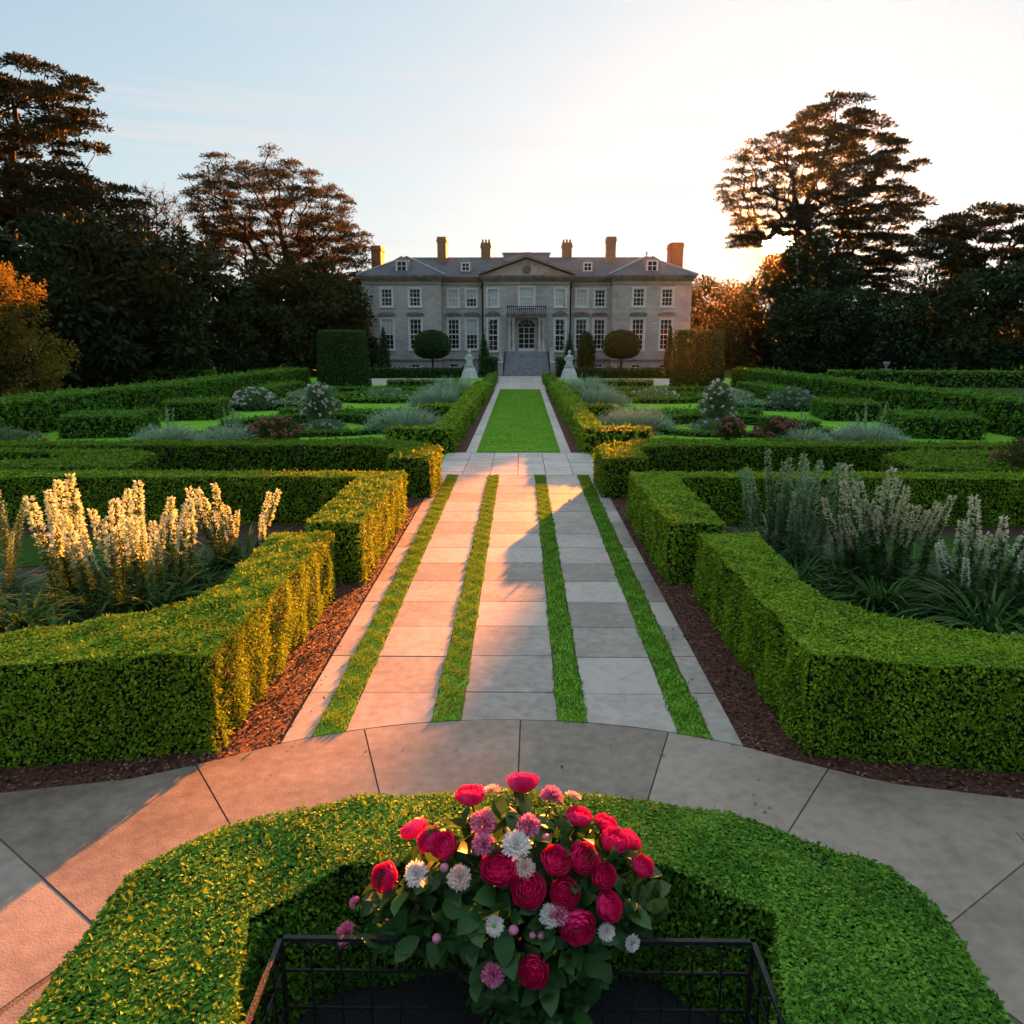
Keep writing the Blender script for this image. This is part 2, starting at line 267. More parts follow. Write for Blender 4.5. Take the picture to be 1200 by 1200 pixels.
# ------------------------------------------------------------------ mesh helpers
class MB:
    def __init__(s): s.v = []; s.f = []; s.n = 0
    def add(s, v, faces, mat=0, smooth=False):
        v = np.asarray(v, np.float64).reshape(-1, 3)
        if isinstance(faces, np.ndarray): s.f.append((faces + s.n, mat, smooth))
        else:
            by = {}
            for q in faces: by.setdefault(len(q), []).append(q)
            for k, q in by.items(): s.f.append((np.array(q, np.int64) + s.n, mat, smooth))
        s.v.append(v); s.n += len(v)
    def box(s, c, size, mat=0, rz=0.0):
        x, y, z = [d / 2 for d in size]
        v = np.array([(-x, -y, -z), (x, -y, -z), (x, y, -z), (-x, y, -z), (-x, -y, z), (x, -y, z), (x, y, z), (-x, y, z)])
        if rz:
            cs, sn = math.cos(rz), math.sin(rz); v = np.stack([v[:, 0] * cs - v[:, 1] * sn, v[:, 0] * sn + v[:, 1] * cs, v[:, 2]], 1)
        s.add(v + np.array(c), [(3, 2, 1, 0), (4, 5, 6, 7), (0, 1, 5, 4), (1, 2, 6, 5), (2, 3, 7, 6), (3, 0, 4, 7)], mat)
    def bb(s, x0, x1, y0, y1, z0, z1, mat=0): s.box(((x0 + x1) / 2, (y0 + y1) / 2, (z0 + z1) / 2), (x1 - x0, y1 - y0, z1 - z0), mat)
    def prism(s, poly, z0, z1, mat=0, top_inset=0.0):
        P = ccw(poly); n = len(P)
        T = offset_poly(P, -top_inset) if top_inset else P
        v = [(x, y, z0) for x, y in P] + [(x, y, z1) for x, y in T]
        f = [(i, (i + 1) % n, n + (i + 1) % n, n + i) for i in range(n)]
        tri = tessellate_polygon([[Vector((x, y, 0)) for x, y in P]])
        for t in tri:
            a, b, c = t
            area = (P[b][0] - P[a][0]) * (P[c][1] - P[a][1]) - (P[c][0] - P[a][0]) * (P[b][1] - P[a][1])
            if area < 0: b, c = c, b
            f.append((n + a, n + b, n + c)); f.append((a, c, b))
        s.add(v, f, mat)
    def tube(s, pts, rad, sides=6, mat=0, cap=True):
        pts = np.asarray(pts, float); n = len(pts)
        rad = np.full(n, rad) if np.isscalar(rad) else np.asarray(rad, float)
        tan = np.gradient(pts, axis=0); tan /= np.linalg.norm(tan, axis=1)[:, None] + 1e-9
        ref = np.array([0, 0, 1.0]) if abs(tan[:, 2]).mean() < .85 else np.array([0, 1.0, 0])
        u = np.cross(tan, ref); u /= np.linalg.norm(u, axis=1)[:, None] + 1e-9
        vv = np.cross(tan, u)
        a = np.arange(sides) * 2 * math.pi / sides
        V = pts[:, None] + rad[:, None, None] * (np.cos(a)[None, :, None] * u[:, None] + np.sin(a)[None, :, None] * vv[:, None])
        i = np.arange(n - 1)[:, None] * sides; j = np.arange(sides)[None]; k = (j + 1) % sides
        f = np.stack([i + j, i + k, i + sides + k, i + sides + j], -1).reshape(-1, 4)
        s.add(V.reshape(-1, 3), f, mat, True)
        if cap and sides > 2:
            s.add(V[0], [tuple(range(sides))], mat); s.add(V[-1], [tuple(range(sides))[::-1]], mat)
    def lathe(s, prof, c=(0, 0, 0), seg=16, mat=0, sx=1.0, sy=1.0, smooth=True, wob=0.0):
        prof = np.asarray(prof, float); n = len(prof); a = np.arange(seg) * 2 * math.pi / seg
        r = prof[:, 0][:, None] * (1 + wob * np.sin(3 * a + 1.3 * np.arange(n)[:, None]))
        V = np.stack([c[0] + sx * r * np.cos(a), c[1] + sy * r * np.sin(a), c[2] + np.repeat(prof[:, 1][:, None], seg, 1)], -1)
        i = np.arange(n - 1)[:, None] * seg; j = np.arange(seg)[None]; k = (j + 1) % seg
        f = np.stack([i + j, i + k, i + seg + k, i + seg + j], -1).reshape(-1, 4)
        s.add(V.reshape(-1, 3), f, mat, smooth)
        s.add(V[-1], [tuple(range(seg))], mat); s.add(V[0], [tuple(range(seg))[::-1]], mat)
    def leaves(s, P, D, Nn, Ln, W, fold=.15, mat=0, mid=.45):
        P = np.asarray(P, float); n = len(P)
        if not n: return
        D = unit(D); S = unit(np.cross(D, Nn)); U = np.cross(S, D)
        Ln = np.broadcast_to(np.asarray(Ln, float), (n,))[:, None]; W = np.broadcast_to(np.asarray(W, float), (n,))[:, None]
        v = np.stack([P, P + D * Ln * mid + S * W * .5 + U * W * fold, P + D * Ln, P + D * Ln * mid - S * W * .5 + U * W * fold], 1)
        s.add(v.reshape(-1, 3), np.arange(n * 4).reshape(-1, 4), mat)
    def blades(s, P, D0, bend, Ln, W, seg=4, mat=0):
        """strap leaves: start at P along D0, curving down by bend"""
        P = np.asarray(P, float); n = len(P); D0 = unit(D0)
        S = unit(np.cross(D0, np.array([0, 0, 1.0]) + 1e-3)); Ln = np.broadcast_to(Ln, (n,)).astype(float); W = np.broadcast_to(W, (n,)).astype(float)
        bend = np.broadcast_to(bend, (n,)).astype(float)
        pts = [P]; d = D0.copy(); p = P.copy()
        H = D0 * np.array([1, 1, 0]); H = unit(H)
        el0 = np.arcsin(np.clip(D0[:, 2], -1, 1))
        for k in range(seg):
            e = el0 - bend * ((k + .5) / seg)
            d = H * np.cos(e)[:, None] + np.array([0, 0, 1.0]) * np.sin(e)[:, None]
            p = p + d * (Ln / seg)[:, None]; pts.append(p)
        ws = [.55, .95, 1.0, .75, .06] if seg == 4 else list(np.interp(np.linspace(0, 1, seg + 1), [0, .3, .6, 1], [.6, 1, .9, .05]))
        V = []
        for k in range(seg + 1): V += [pts[k] + S * (W * ws[k] / 2)[:, None], pts[k] - S * (W * ws[k] / 2)[:, None]]
        V = np.stack(V, 1); m = 2 * (seg + 1)
        base = np.array([(2 * k, 2 * k + 1, 2 * k + 3, 2 * k + 2) for k in range(seg)])
        f = (np.arange(n)[:, None, None] * m + base[None]).reshape(-1, 4)
        s.add(V.reshape(-1, 3), f, mat)
    def mesh(s, name, mats):
        me = bpy.data.meshes.new(name)
        V = np.concatenate(s.v) if s.v else np.zeros((0, 3))
        me.vertices.add(len(V)); me.vertices.foreach_set('co', V.astype(np.float32).ravel())
        nl = sum(f.size for f, _, _ in s.f); npoly = sum(len(f) for f, _, _ in s.f)
        me.loops.add(nl); me.polygons.add(npoly)
        idx = np.concatenate([f.ravel() for f, _, _ in s.f]); me.loops.foreach_set('vertex_index', idx.astype(np.int32))
        tot = np.concatenate([np.full(len(f), f.shape[1]) for f, _, _ in s.f]); st = np.concatenate([[0], np.cumsum(tot)[:-1]])
        me.polygons.foreach_set('loop_start', st.astype(np.int32))
        me.polygons.foreach_set('material_index', np.concatenate([np.full(len(f), m) for f, m, _ in s.f]).astype(np.int32))
        me.polygons.foreach_set('use_smooth', np.concatenate([np.full(len(f), sm) for f, _, sm in s.f]).astype(bool))
        me.update(calc_edges=True)
        for m in (mats if isinstance(mats, (list, tuple)) else [mats]): me.materials.append(m)
        return me
    def obj(s, name, mats, parent=None, loc=None):
        o = bpy.data.objects.new(name, s.mesh(name, mats)); C.objects.link(o)
        if parent is not None: o.parent = parent
        if loc is not None: o.location = loc
        return o

def unit(a):
    a = np.asarray(a, float); return a / (np.linalg.norm(a, axis=-1, keepdims=True) + 1e-9)
def ccw(P):
    P = [tuple(p) for p in P]
    a = sum(P[i][0] * P[(i + 1) % len(P)][1] - P[(i + 1) % len(P)][0] * P[i][1] for i in range(len(P)))
    return P if a > 0 else P[::-1]
def offset_poly(P, d):
    n = len(P); out = []
    for i in range(n):
        p0, p1, p2 = np.array(P[i - 1]), np.array(P[i]), np.array(P[(i + 1) % n])
        e1 = (p1 - p0) / np.linalg.norm(p1 - p0); e2 = (p2 - p1) / np.linalg.norm(p2 - p1)
        n1 = np.array([e1[1], -e1[0]]); n2 = np.array([e2[1], -e2[0]])
        b = n1 + n2; b /= max(np.dot(b, b) / 2, .3)
        out.append(tuple(p1 + b * d))
    return out
def tag(o, label=None, cat=None, group=None, kind=None):
    if label: o['label'] = label
    if cat: o['category'] = cat
    if group: o['group'] = group
    if kind: o['kind'] = kind
    return o
def empty(name, loc, label, cat, group=None):
    o = bpy.data.objects.new(name, None); C.objects.link(o); o.location = loc; o.empty_display_size = .3
    return tag(o, label, cat, group)
def copy_tree(o, parent=None):
    c = o.copy(); C.objects.link(c); c.parent = parent
    for ch in list(o.children): copy_tree(ch, c)
    return c
def rnd_dir(n, rng=RNG): return unit(rng.normal(size=(n, 3)))
def sample_poly(P, n, rng=RNG):
    tri = tessellate_polygon([[Vector((x, y, 0)) for x, y in P]]); Q = np.array(P)
    T = np.array([[Q[i] for i in t] for t in tri]); ar = np.abs(np.cross(T[:, 1] - T[:, 0], T[:, 2] - T[:, 0])) / 2
    k = rng.choice(len(T), n, p=ar / ar.sum()); u, v = rng.random(n), rng.random(n)
    fl = u + v > 1; u[fl] = 1 - u[fl]; v[fl] = 1 - v[fl]
    return T[k, 0] + (T[k, 1] - T[k, 0]) * u[:, None] + (T[k, 2] - T[k, 0]) * v[:, None], ar.sum()
def smooth_noise(x, y, seed=0, f=1.0):
    return (np.sin(x * 1.7 * f + seed) * np.cos(y * 2.1 * f + seed * 2) + .6 * np.sin((x + y) * 3.3 * f + seed * 3) + .5 * np.cos((x * 1.1 - y * .7) * 5.1 * f + seed)) / 2.1
def mir(P): return [(-x, y) for x, y in P]

# ------------------------------------------------------------------ hedges
def hedge_mesh(mb, poly, h, dens, leaf, seed=1, z0=0.0, rough=.03, batter=0.0):
    rng = np.random.default_rng(seed); P = ccw(poly)
    core = offset_poly(P, -max(.05, leaf * .7))
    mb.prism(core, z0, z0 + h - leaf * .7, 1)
    PP, NN = [], []
    n = int(sample_poly(P, 1)[1] * dens * 1.25)
    q, _ = sample_poly(P, n, rng)
    z = h + rough * .8 * smooth_noise(q[:, 0], q[:, 1], seed, 2.2) + rng.normal(0, leaf * .22, n)
    PP.append(np.column_stack([q, z + z0])); NN.append(np.tile([0, 0, 1.0], (n, 1)))
    s0 = 0
    for i in range(len(P)):
        a, b = np.array(P[i]), np.array(P[(i + 1) % len(P)]); ln = np.linalg.norm(b - a); e = (b - a) / ln; nn = np.array([e[1], -e[0]])
        m = int(ln * h * dens * .66)
        if m < 1: continue
        t = rng.random(m) * ln; zz = rng.random(m) * h
        ridge = rough * 1.1 * np.sin((s0 + t) * 9 + 1.5 * np.sin(zz * 2.3 + t)) * .5 + rough * smooth_noise(s0 + t, zz, seed + 3, 2.0)
        off = ridge + rng.normal(0, leaf * .25, m) - np.clip((zz - h + .06) / .06, 0, 1) ** 2 * .03 - batter * zz
        p2 = a + e * t[:, None] + nn * off[:, None]
        PP.append(np.column_stack([p2, zz + z0])); NN.append(np.tile([nn[0], nn[1], 0], (m, 1))); s0 += ln
    ntop = len(PP[0]); PP = np.concatenate(PP); NN = np.concatenate(NN); n = len(PP)
    D = unit(rnd_dir(n, rng) * .9 + NN * .30 + np.array([0, 0, .12])); F = unit(NN + rnd_dir(n, rng) * .55)
    D[:ntop] = unit(rnd_dir(ntop, rng) * [1, 1, .30] + np.array([0, 0, .10])); F[:ntop] = unit(NN[:ntop] + rnd_dir(ntop, rng) * .33)
    st = rng.random(n) < .022; PP[st] += NN[st] * rng.uniform(.25, 1.1, (st.sum(), 1)) * leaf; D[st] = unit(NN[st] + rnd_dir(st.sum(), rng) * .5)
    Ln = leaf * rng.uniform(.6, 1.45, n); Ln[st] *= 1.25
    mb.leaves(PP - D * Ln[:, None] * .45, D, F, Ln, Ln * rng.uniform(.45, .7, n), .12, 0)
def hedge(name, label, poly, h, dens, leaf, mat='hedge_mid', seed=1, group=None, z0=0.0, rough=.03):
    mb = MB(); hedge_mesh(mb, poly, h, dens, leaf, seed, z0, rough)
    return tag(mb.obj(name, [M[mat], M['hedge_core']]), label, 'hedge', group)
def smoothed(pts, it=2):
    """Chaikin-rounded open polyline"""
    P = [np.array(p, float) for p in pts]
    for _ in range(it):
        Q = [P[0]]
        for a, b in zip(P[:-1], P[1:]): Q += [a * .75 + b * .25, a * .25 + b * .75]
        Q.append(P[-1]); P = Q
    return P
def ribbon(pts, wd):
    P = np.array(pts, float); T = unit(np.gradient(P, axis=0)); S = np.column_stack([T[:, 1], -T[:, 0]])
    wd = np.broadcast_to(wd, (len(P),))[:, None]
    return [tuple(p) for p in P + S * wd / 2] + [tuple(p) for p in (P - S * wd / 2)[::-1]]

# ------------------------------------------------------------------ ground, paving, lawns
def sheet(name, poly, z, mat, label=None, kind='structure'):
    mb = MB(); P = ccw(poly)
    tri = tessellate_polygon([[Vector((x, y, 0)) for x, y in P]]); f = []
    for a, b, c in tri:
        ar = (P[b][0] - P[a][0]) * (P[c][1] - P[a][1]) - (P[c][0] - P[a][0]) * (P[b][1] - P[a][1])
        f.append((a, b, c) if ar > 0 else (a, c, b))
    mb.add([(x, y, z) for x, y in P], f)
    return tag(mb.obj(name, M[mat]), kind=kind)
def rect(x0, x1, y0, y1): return [(x0, y0), (x1, y0), (x1, y1), (x0, y1)]

sheet('ground', rect(-1500, 1500, -300, 2500), 0.0, 'meadow')
sheet('lawn', rect(-24, 24, 22.4, 74), 0.006, 'lawn')
CEN = (0.0, 2.6); RAD = 5.17
def arc_y(x): return CEN[1] + math.sqrt(RAD ** 2 - x * x)
EDGE = [(2.29, arc_y(2.29)), (2.72, 6.97), (3.4, 6.6), (4.5, 6.34), (6.5, 6.12), (13, 6.0)]
for sg in (1, -1):
    P = [(sg * x, y - .03) for x, y in EDGE] + [(sg * 13, 23.0), (sg * 2.29, 23.0)]
    sheet('flower_bed', P, 0.010, 'soil')
    o = sheet('mulch_bed', [(sg * 2.29, 22.4), (sg * 3.0, 22.4), (sg * 3.0, 12.0), (sg * 3.2, 7.1), (sg * 13, 6.75)] + [(sg * x, y - .02) for x, y in EDGE[::-1]], 0.014, 'mulch')
    sheet('mulch_border', rect(*sorted((sg * 1.79, sg * 2.3)), 27.0, 58.2), 0.014, 'mulch')
    sheet('bed_lawn', [(sg * 6.2, 14.2), (sg * 9, 13.2), (sg * 14, 12.6), (sg * 14, 15.6), (sg * 6.6, 15.6)], 0.02, 'bed_grass')

def slabs(name, polys, mat, h=.034):
    mb = MB()
    for P in polys:
        P = offset_poly(ccw(P), -(.0022 if name == 'forecourt_paving' else .005))
        mb.prism(P, .002, h + random.uniform(-.0025, .0025), 0, .005)
    return tag(mb.obj(name, M[mat]), kind='structure')
COLS = [(-2.29, -2.0), (-1.7, -.83), (-.54, .49), (.78, 1.7), (2.0, 2.29)]
STRIPS = [(-2.0, -1.7), (-.83, -.54), (.49, .78), (1.7, 2.0)]
rows = [8.42 + 1.05 * k for k in range(14)] + [22.62]
P = []
for x0, x1 in COLS:
    off = random.uniform(-.03, .03)
    P.append([(x0, arc_y(x0)), ((x0 + x1) / 2, arc_y((x0 + x1) / 2)), (x1, arc_y(x1)), (x1, rows[0] + off), (x0, rows[0] + off)])
    for a, b in zip(rows[:-1], rows[1:]):
        P.append(rect(x0, x1, a + off, (b + off) if b < 22 else b))
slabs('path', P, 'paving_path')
P = []
for i in range(6):
    x0 = -2.4 + .8 * i; rr = [22.63]
    while rr[-1] < 26.3: rr.append(rr[-1] + random.uniform(.55, .85))
    rr.append(27.05)
    for a, b in zip(rr[:-1], rr[1:]): P.append(rect(x0, x0 + .8, a, b))
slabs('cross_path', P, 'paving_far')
P = []
for x0, x1 in ((-1.79, -1.42), (1.42, 1.79)):
    y = 27.06
    while y < 58: P.append(rect(x0, x1, y, min(y + 1.2, 58.2))); y += 1.2
y = 58.2
while y < 76.3:
    d = random.uniform(.9, 1.3)
    for i in range(4): P.append(rect(-2.2 + 1.1 * i, -1.1 + 1.1 * i, y, min(y + d, 76.5)))
    y += d
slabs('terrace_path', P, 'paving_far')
# curved forecourt with joints that fan out
def edge_at(th):
    c, s = math.cos(th), math.sin(th); x = RAD * c
    if abs(x) <= 2.29: return (RAD * c, CEN[1] + RAD * s)
    sg = 1 if c > 0 else -1; E = [(sg * a, b) for a, b in EDGE]
    for (xa, ya), (xb, yb) in zip(E[:-1], E[1:]):
        dx, dy = xb - xa, yb - ya; den = c * dy - s * dx
        if abs(den) < 1e-6: continue
        u = (s * (xa - 0) - c * (ya - CEN[1])) / den
        if -.001 <= u <= 1.001: return (xa + u * dx, ya + u * dy)
    return (sg * 13, CEN[1] + abs(13 * s / max(abs(c), .01)))
TH = [math.radians(a) for a in (20, 36, 55, 72, 89, 107, 125, 143, 160)]
P = []
for a, b in zip(TH[:-1], TH[1:]):
    outer = [edge_at(a + (b - a) * k / 6) for k in range(7)]
    inner = [(3.35 * math.cos(b + (a - b) * k / 4), CEN[1] + 3.35 * math.sin(b + (a - b) * k / 4)) for k in range(5)]
    P.append(outer + inner)
for sg in (1, -1):
    e = edge_at(TH[0] if sg > 0 else TH[-1]); b0 = (sg * 3.35 * math.cos(TH[0]), CEN[1] + 3.35 * math.sin(TH[0]))
    P.append([b0, e, (sg * 13, 6.0), (sg * 13, 4.3), (sg * 6, 4.1), (sg * 3.3, 3.72)])
    P.append([(sg * 3.31, 3.7), (sg * 6, 4.08), (sg * 6, 1.6), (sg * 2.35, 1.6), (sg * 2.35, 3.0)])
    P.append([(sg * 6.02, 1.6), (sg * 13, 1.6), (sg * 13, 4.28), (sg * 6.02, 4.09)])
    P.append([(sg * 2.35, 1.58), (sg * 13, 1.58), (sg * 13, -3), (sg * 2.35, -3)])
P.append([(3.31 * math.cos(t), CEN[1] + 3.31 * math.sin(t)) for t in np.linspace(TH[0], TH[-1], 30)] + [(-2.4, 3.0), (-2.4, -3), (2.4, -3), (2.4, 3.0)])
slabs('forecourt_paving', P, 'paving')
sheet('paving_bedding', rect(-13, 13, -3, 5.95), 0.028, 'joint')
sheet('path_bedding', [(-2.29, 6.05), (2.29, 6.05), (2.29, 22.6), (-2.29, 22.6)], 0.016, 'joint')
sheet('cross_path_bedding', rect(-2.4, 2.4, 22.61, 27.06), 0.018, 'joint')
sheet('gravel_walk', rect(-15, -6.2, 63.5, 72.3), 0.013, 'gravel_pale')
sheet('gravel_walk', rect(6.2, 15, 63.5, 72.3), 0.013, 'gravel_pale')
sheet('gravel_walk', rect(-60, -22, 62, 65), 0.013, 'gravel_pale'); sheet('gravel_walk', rect(22, 60, 62, 65), 0.013, 'gravel_pale')
# a drain cover let into the forecourt, at the right
mb = MB(); mb.bb(4.12, 4.42, 5.62, 5.86, .036, .041); mb.bb(4.15, 4.39, 5.65, 5.83, .0415, .044)
tag(mb.obj('drain_cover', M['paving']), 'small square drain cover let into grey paving at right', 'drain cover')

# raised central lawn and the four grass strips in the path
def grass(name, polys, n_per, hgt, wd, rng, z0, base=None):
    mb = MB()
    for P in polys:
        P = ccw(P)
        if base: mb.prism(P, .003, base, 1)
        A = sample_poly(P, 1)[1]; n = int(A * n_per); q, _ = sample_poly(offset_poly(P, .012), n, rng)
        cl = .75 + .35 * smooth_noise(q[:, 0], q[:, 1], 2, 4)
        D = unit(np.column_stack([rng.normal(0, .38, n), rng.normal(0, .38, n), np.ones(n)]))
        ln = hgt * rng.uniform(.6, 1.3, n) * cl
        mb.leaves(np.column_stack([q, np.full(n, z0)]), D, rnd_dir(n, rng), ln, wd * rng.uniform(.7, 1.3, n), .1, 0, .35)
    return mb.obj(name, [M['grass_blade'], M['lawn']])
rg = np.random.default_rng(3)
names = ['narrow grass strip nearest the left hedges', 'narrow grass strip just left of the path centre', 'narrow grass strip just right of the path centre', 'narrow grass strip nearest the right hedges']
for (x0, x1), lb in zip(STRIPS, names):
    xs = np.linspace(x0, x1, 4)
    front = [(x, arc_y(x) + .01) for x in xs]
    back = [(x1, 22.6), (x0, 22.6)]
    side_r = [(x1 + .012 * math.sin(y * 3.1 + x0) + .014 * math.sin(y * 11.3 + x1 * 5), y) for y in np.arange(8.2, 22.4, .17)]
    side_l = [(x0 + .012 * math.sin(y * 2.7 + x1) + .014 * math.sin(y * 12.1 + x0 * 7), y) for y in np.arange(8.2, 22.4, .17)][::-1]
    tag(grass('grass_strip', [front + side_r + back + side_l], 4200, .058, .009, rg, .03, .036), kind='stuff')
tag(grass('lawn_panel', [rect(-1.41, 1.41, 27.1, 58.1)], 900, .022, .03, rg, .055, .06), kind='stuff')

# bark chips loose over the mulch
rc = np.random.default_rng(11); mb = MB()
for sg in (1, -1):
    P = ccw([(sg * 2.31, 22.3), (sg * 2.95, 22.3), (sg * 2.95, 12.0), (sg * 2.95, 7.2), (sg * 4.5, 6.75), (sg * 9, 6.5)] + [(sg * x, y) for x, y in EDGE[-2::-1]])
    n = 9000; q, _ = sample_poly(P, n, rc); far = q[:, 1] > 9
    D = unit(np.column_stack([rc.normal(size=n), rc.normal(size=n), rc.normal(0, .35, n)]))
    U = unit(np.column_stack([rc.normal(0, .4, n), rc.normal(0, .4, n), np.ones(n)]))
    s = rc.uniform(.02, .06, n)
    mb.leaves(np.column_stack([q, rc.uniform(.018, .045, n)]), D, U, s, s * rc.uniform(.3, .7, n), .1, 0, .5)
    n = 160; q, _ = sample_poly(P, n, rc)
tag(mb.obj('bark_chips', M['chip']), kind='stuff')

rf = np.random.default_rng(19); mb = MB(); n = 210
q = np.column_stack([rf.uniform(-2.25, 2.25, n), rf.uniform(5.2, 22, n)]); sd_ = rf.random(n) < .6
q[sd_, 0] = np.sign(q[sd_, 0]) * (2.28 - np.abs(rf.normal(0, .16, sd_.sum())))
D = unit(np.column_stack([rf.normal(size=n), rf.normal(size=n), rf.normal(0, .1, n)])); U = unit(np.column_stack([rf.normal(0, .2, n), rf.normal(0, .2, n), np.ones(n)]))
mb.leaves(np.column_stack([q, np.full(n, .043)]), D, U, rf.uniform(.015, .05, n), rf.uniform(.01, .028, n), .2, 0, .5)
tag(mb.obj('fallen_leaves', M['chip']), kind='stuff')

# ------------------------------------------------------------------ evening haze in the air
m, t, o = new_mat('evening_air'); pv = t.nodes.new('ShaderNodeVolumePrincipled')
pv.inputs['Color'].default_value = (.95, .90, .84, 1); pv.inputs['Density'].default_value = 0.00004; pv.inputs["Anisotropy"].default_value = 0.92
t.links.new(pv.outputs[0], o.inputs['Volume']); M['haze'] = m
mb = MB(); mb.bb(-140, 140, -30, 150, -1, 36)
tag(mb.obj('haze', M['haze']), kind='stuff')

# ------------------------------------------------------------------ clipped hedges
FG = [(-2.30, 2.4), (-2.22, 3.07), (-2.22, 4.15), (-1.84, 4.62), (-.98, 4.99), (.03, 5.03), (.63, 5.01), (1.47, 4.82), (2.30, 4.26), (2.42, 3.95), (2.37, 3.12), (2.45, 2.4),
      (1.36, 2.4), (1.34, 3.2), (1.50, 3.84), (.90, 4.27), (.05, 4.38), (-.98, 4.20), (-1.38, 3.76), (-1.25, 3.1), (-1.30, 2.4)]
hedge('box_hedge', 'low leafy hedge curving round the iron railing and bouquet in the foreground', FG, .88, 9000, .030, 'hedge_fg', 1, rough=.035)
def A_poly(s):
    P = [(2.78, 11.85), (3.66, 11.85), (3.6, 10.4), (3.52, 9.3), (3.62, 8.75), (3.95, 8.3), (4.5, 7.92), (5.2, 7.6), (6.5, 7.35), (9, 7.2), (9, 6.3), (6.5, 6.5), (4.6, 6.78), (3.6, 6.98), (2.83, 7.12)]
    return P if s > 0 else mir(P)
hedge('box_hedge', 'large clipped hedge in front of the tall flowers at lower left', A_poly(-1), 1.03, 5000, .037, 'hedge_near', 2, 'hedges lining the paved path', rough=.04)
hedge('box_hedge', 'large clipped hedge in front of the tall flowers at lower right', A_poly(1), 1.03, 5000, .037, 'hedge_near', 3, 'hedges lining the paved path', rough=.04)
def B_poly(s):
    P = [(2.46, 12.5), (3.36, 12.5), (3.36, 16.7), (16, 16.5), (16, 17.5), (2.46, 17.4)]
    return P if s > 0 else mir(P)
hedge('box_hedge', 'clipped hedge behind the tall left flowers, sunlit along the path', B_poly(-1), 1.02, 2100, .052, 'hedge_near', 4, 'hedges lining the paved path')
hedge('box_hedge', 'clipped hedge behind the tall right flowers, shaded along the path', B_poly(1), 1.02, 2100, .052, 'hedge_near', 5, 'hedges lining the paved path')
def C_poly(s):
    P = [(2.1, 19.4), (3.2, 19.5), (3.2, 21.2), (4.2, 21.7), (18, 21.5), (18, 22.5), (6.5, 22.6), (4.2, 23.4), (3.3, 22.8), (2.1, 21.6)]
    return P if s > 0 else mir(P)
hedge('box_hedge', 'clipped hedge with a square end facing the cross path, left of path', C_poly(-1), 1.0, 900, .075, 'hedge_mid', 6, 'hedges lining the paved path')
hedge('box_hedge', 'clipped hedge with a square end facing the cross path, right of path', C_poly(1), 1.0, 900, .075, 'hedge_mid', 7, 'hedges lining the paved path')
def E_poly(s):
    P = [(9.0, 18.1), (16, 17.9), (16, 18.7), (12.5, 19.0), (11.2, 19.6), (12, 20.4), (16, 20.4), (16, 21.1), (10.4, 21.1), (9.2, 20.2)]
    return P if s > 0 else mir(P)
hedge('box_hedge', 'short hedge with a rounded recess tucked between two long hedges at left', E_poly(-1), .98, 520, .09, 'hedge_mid', 8)
hedge('box_hedge', 'short hedge with a rounded recess tucked between two long hedges at right', E_poly(1), .98, 520, .09, 'hedge_mid', 9)
LAB = {1: ('nearest', 26.95, 35.6, 2.2, 2.88), 2: ('middle', 36.0, 44.8, 2.12, 2.95), 3: ('farthest', 45.3, 54.5, 2.02, 2.9)}
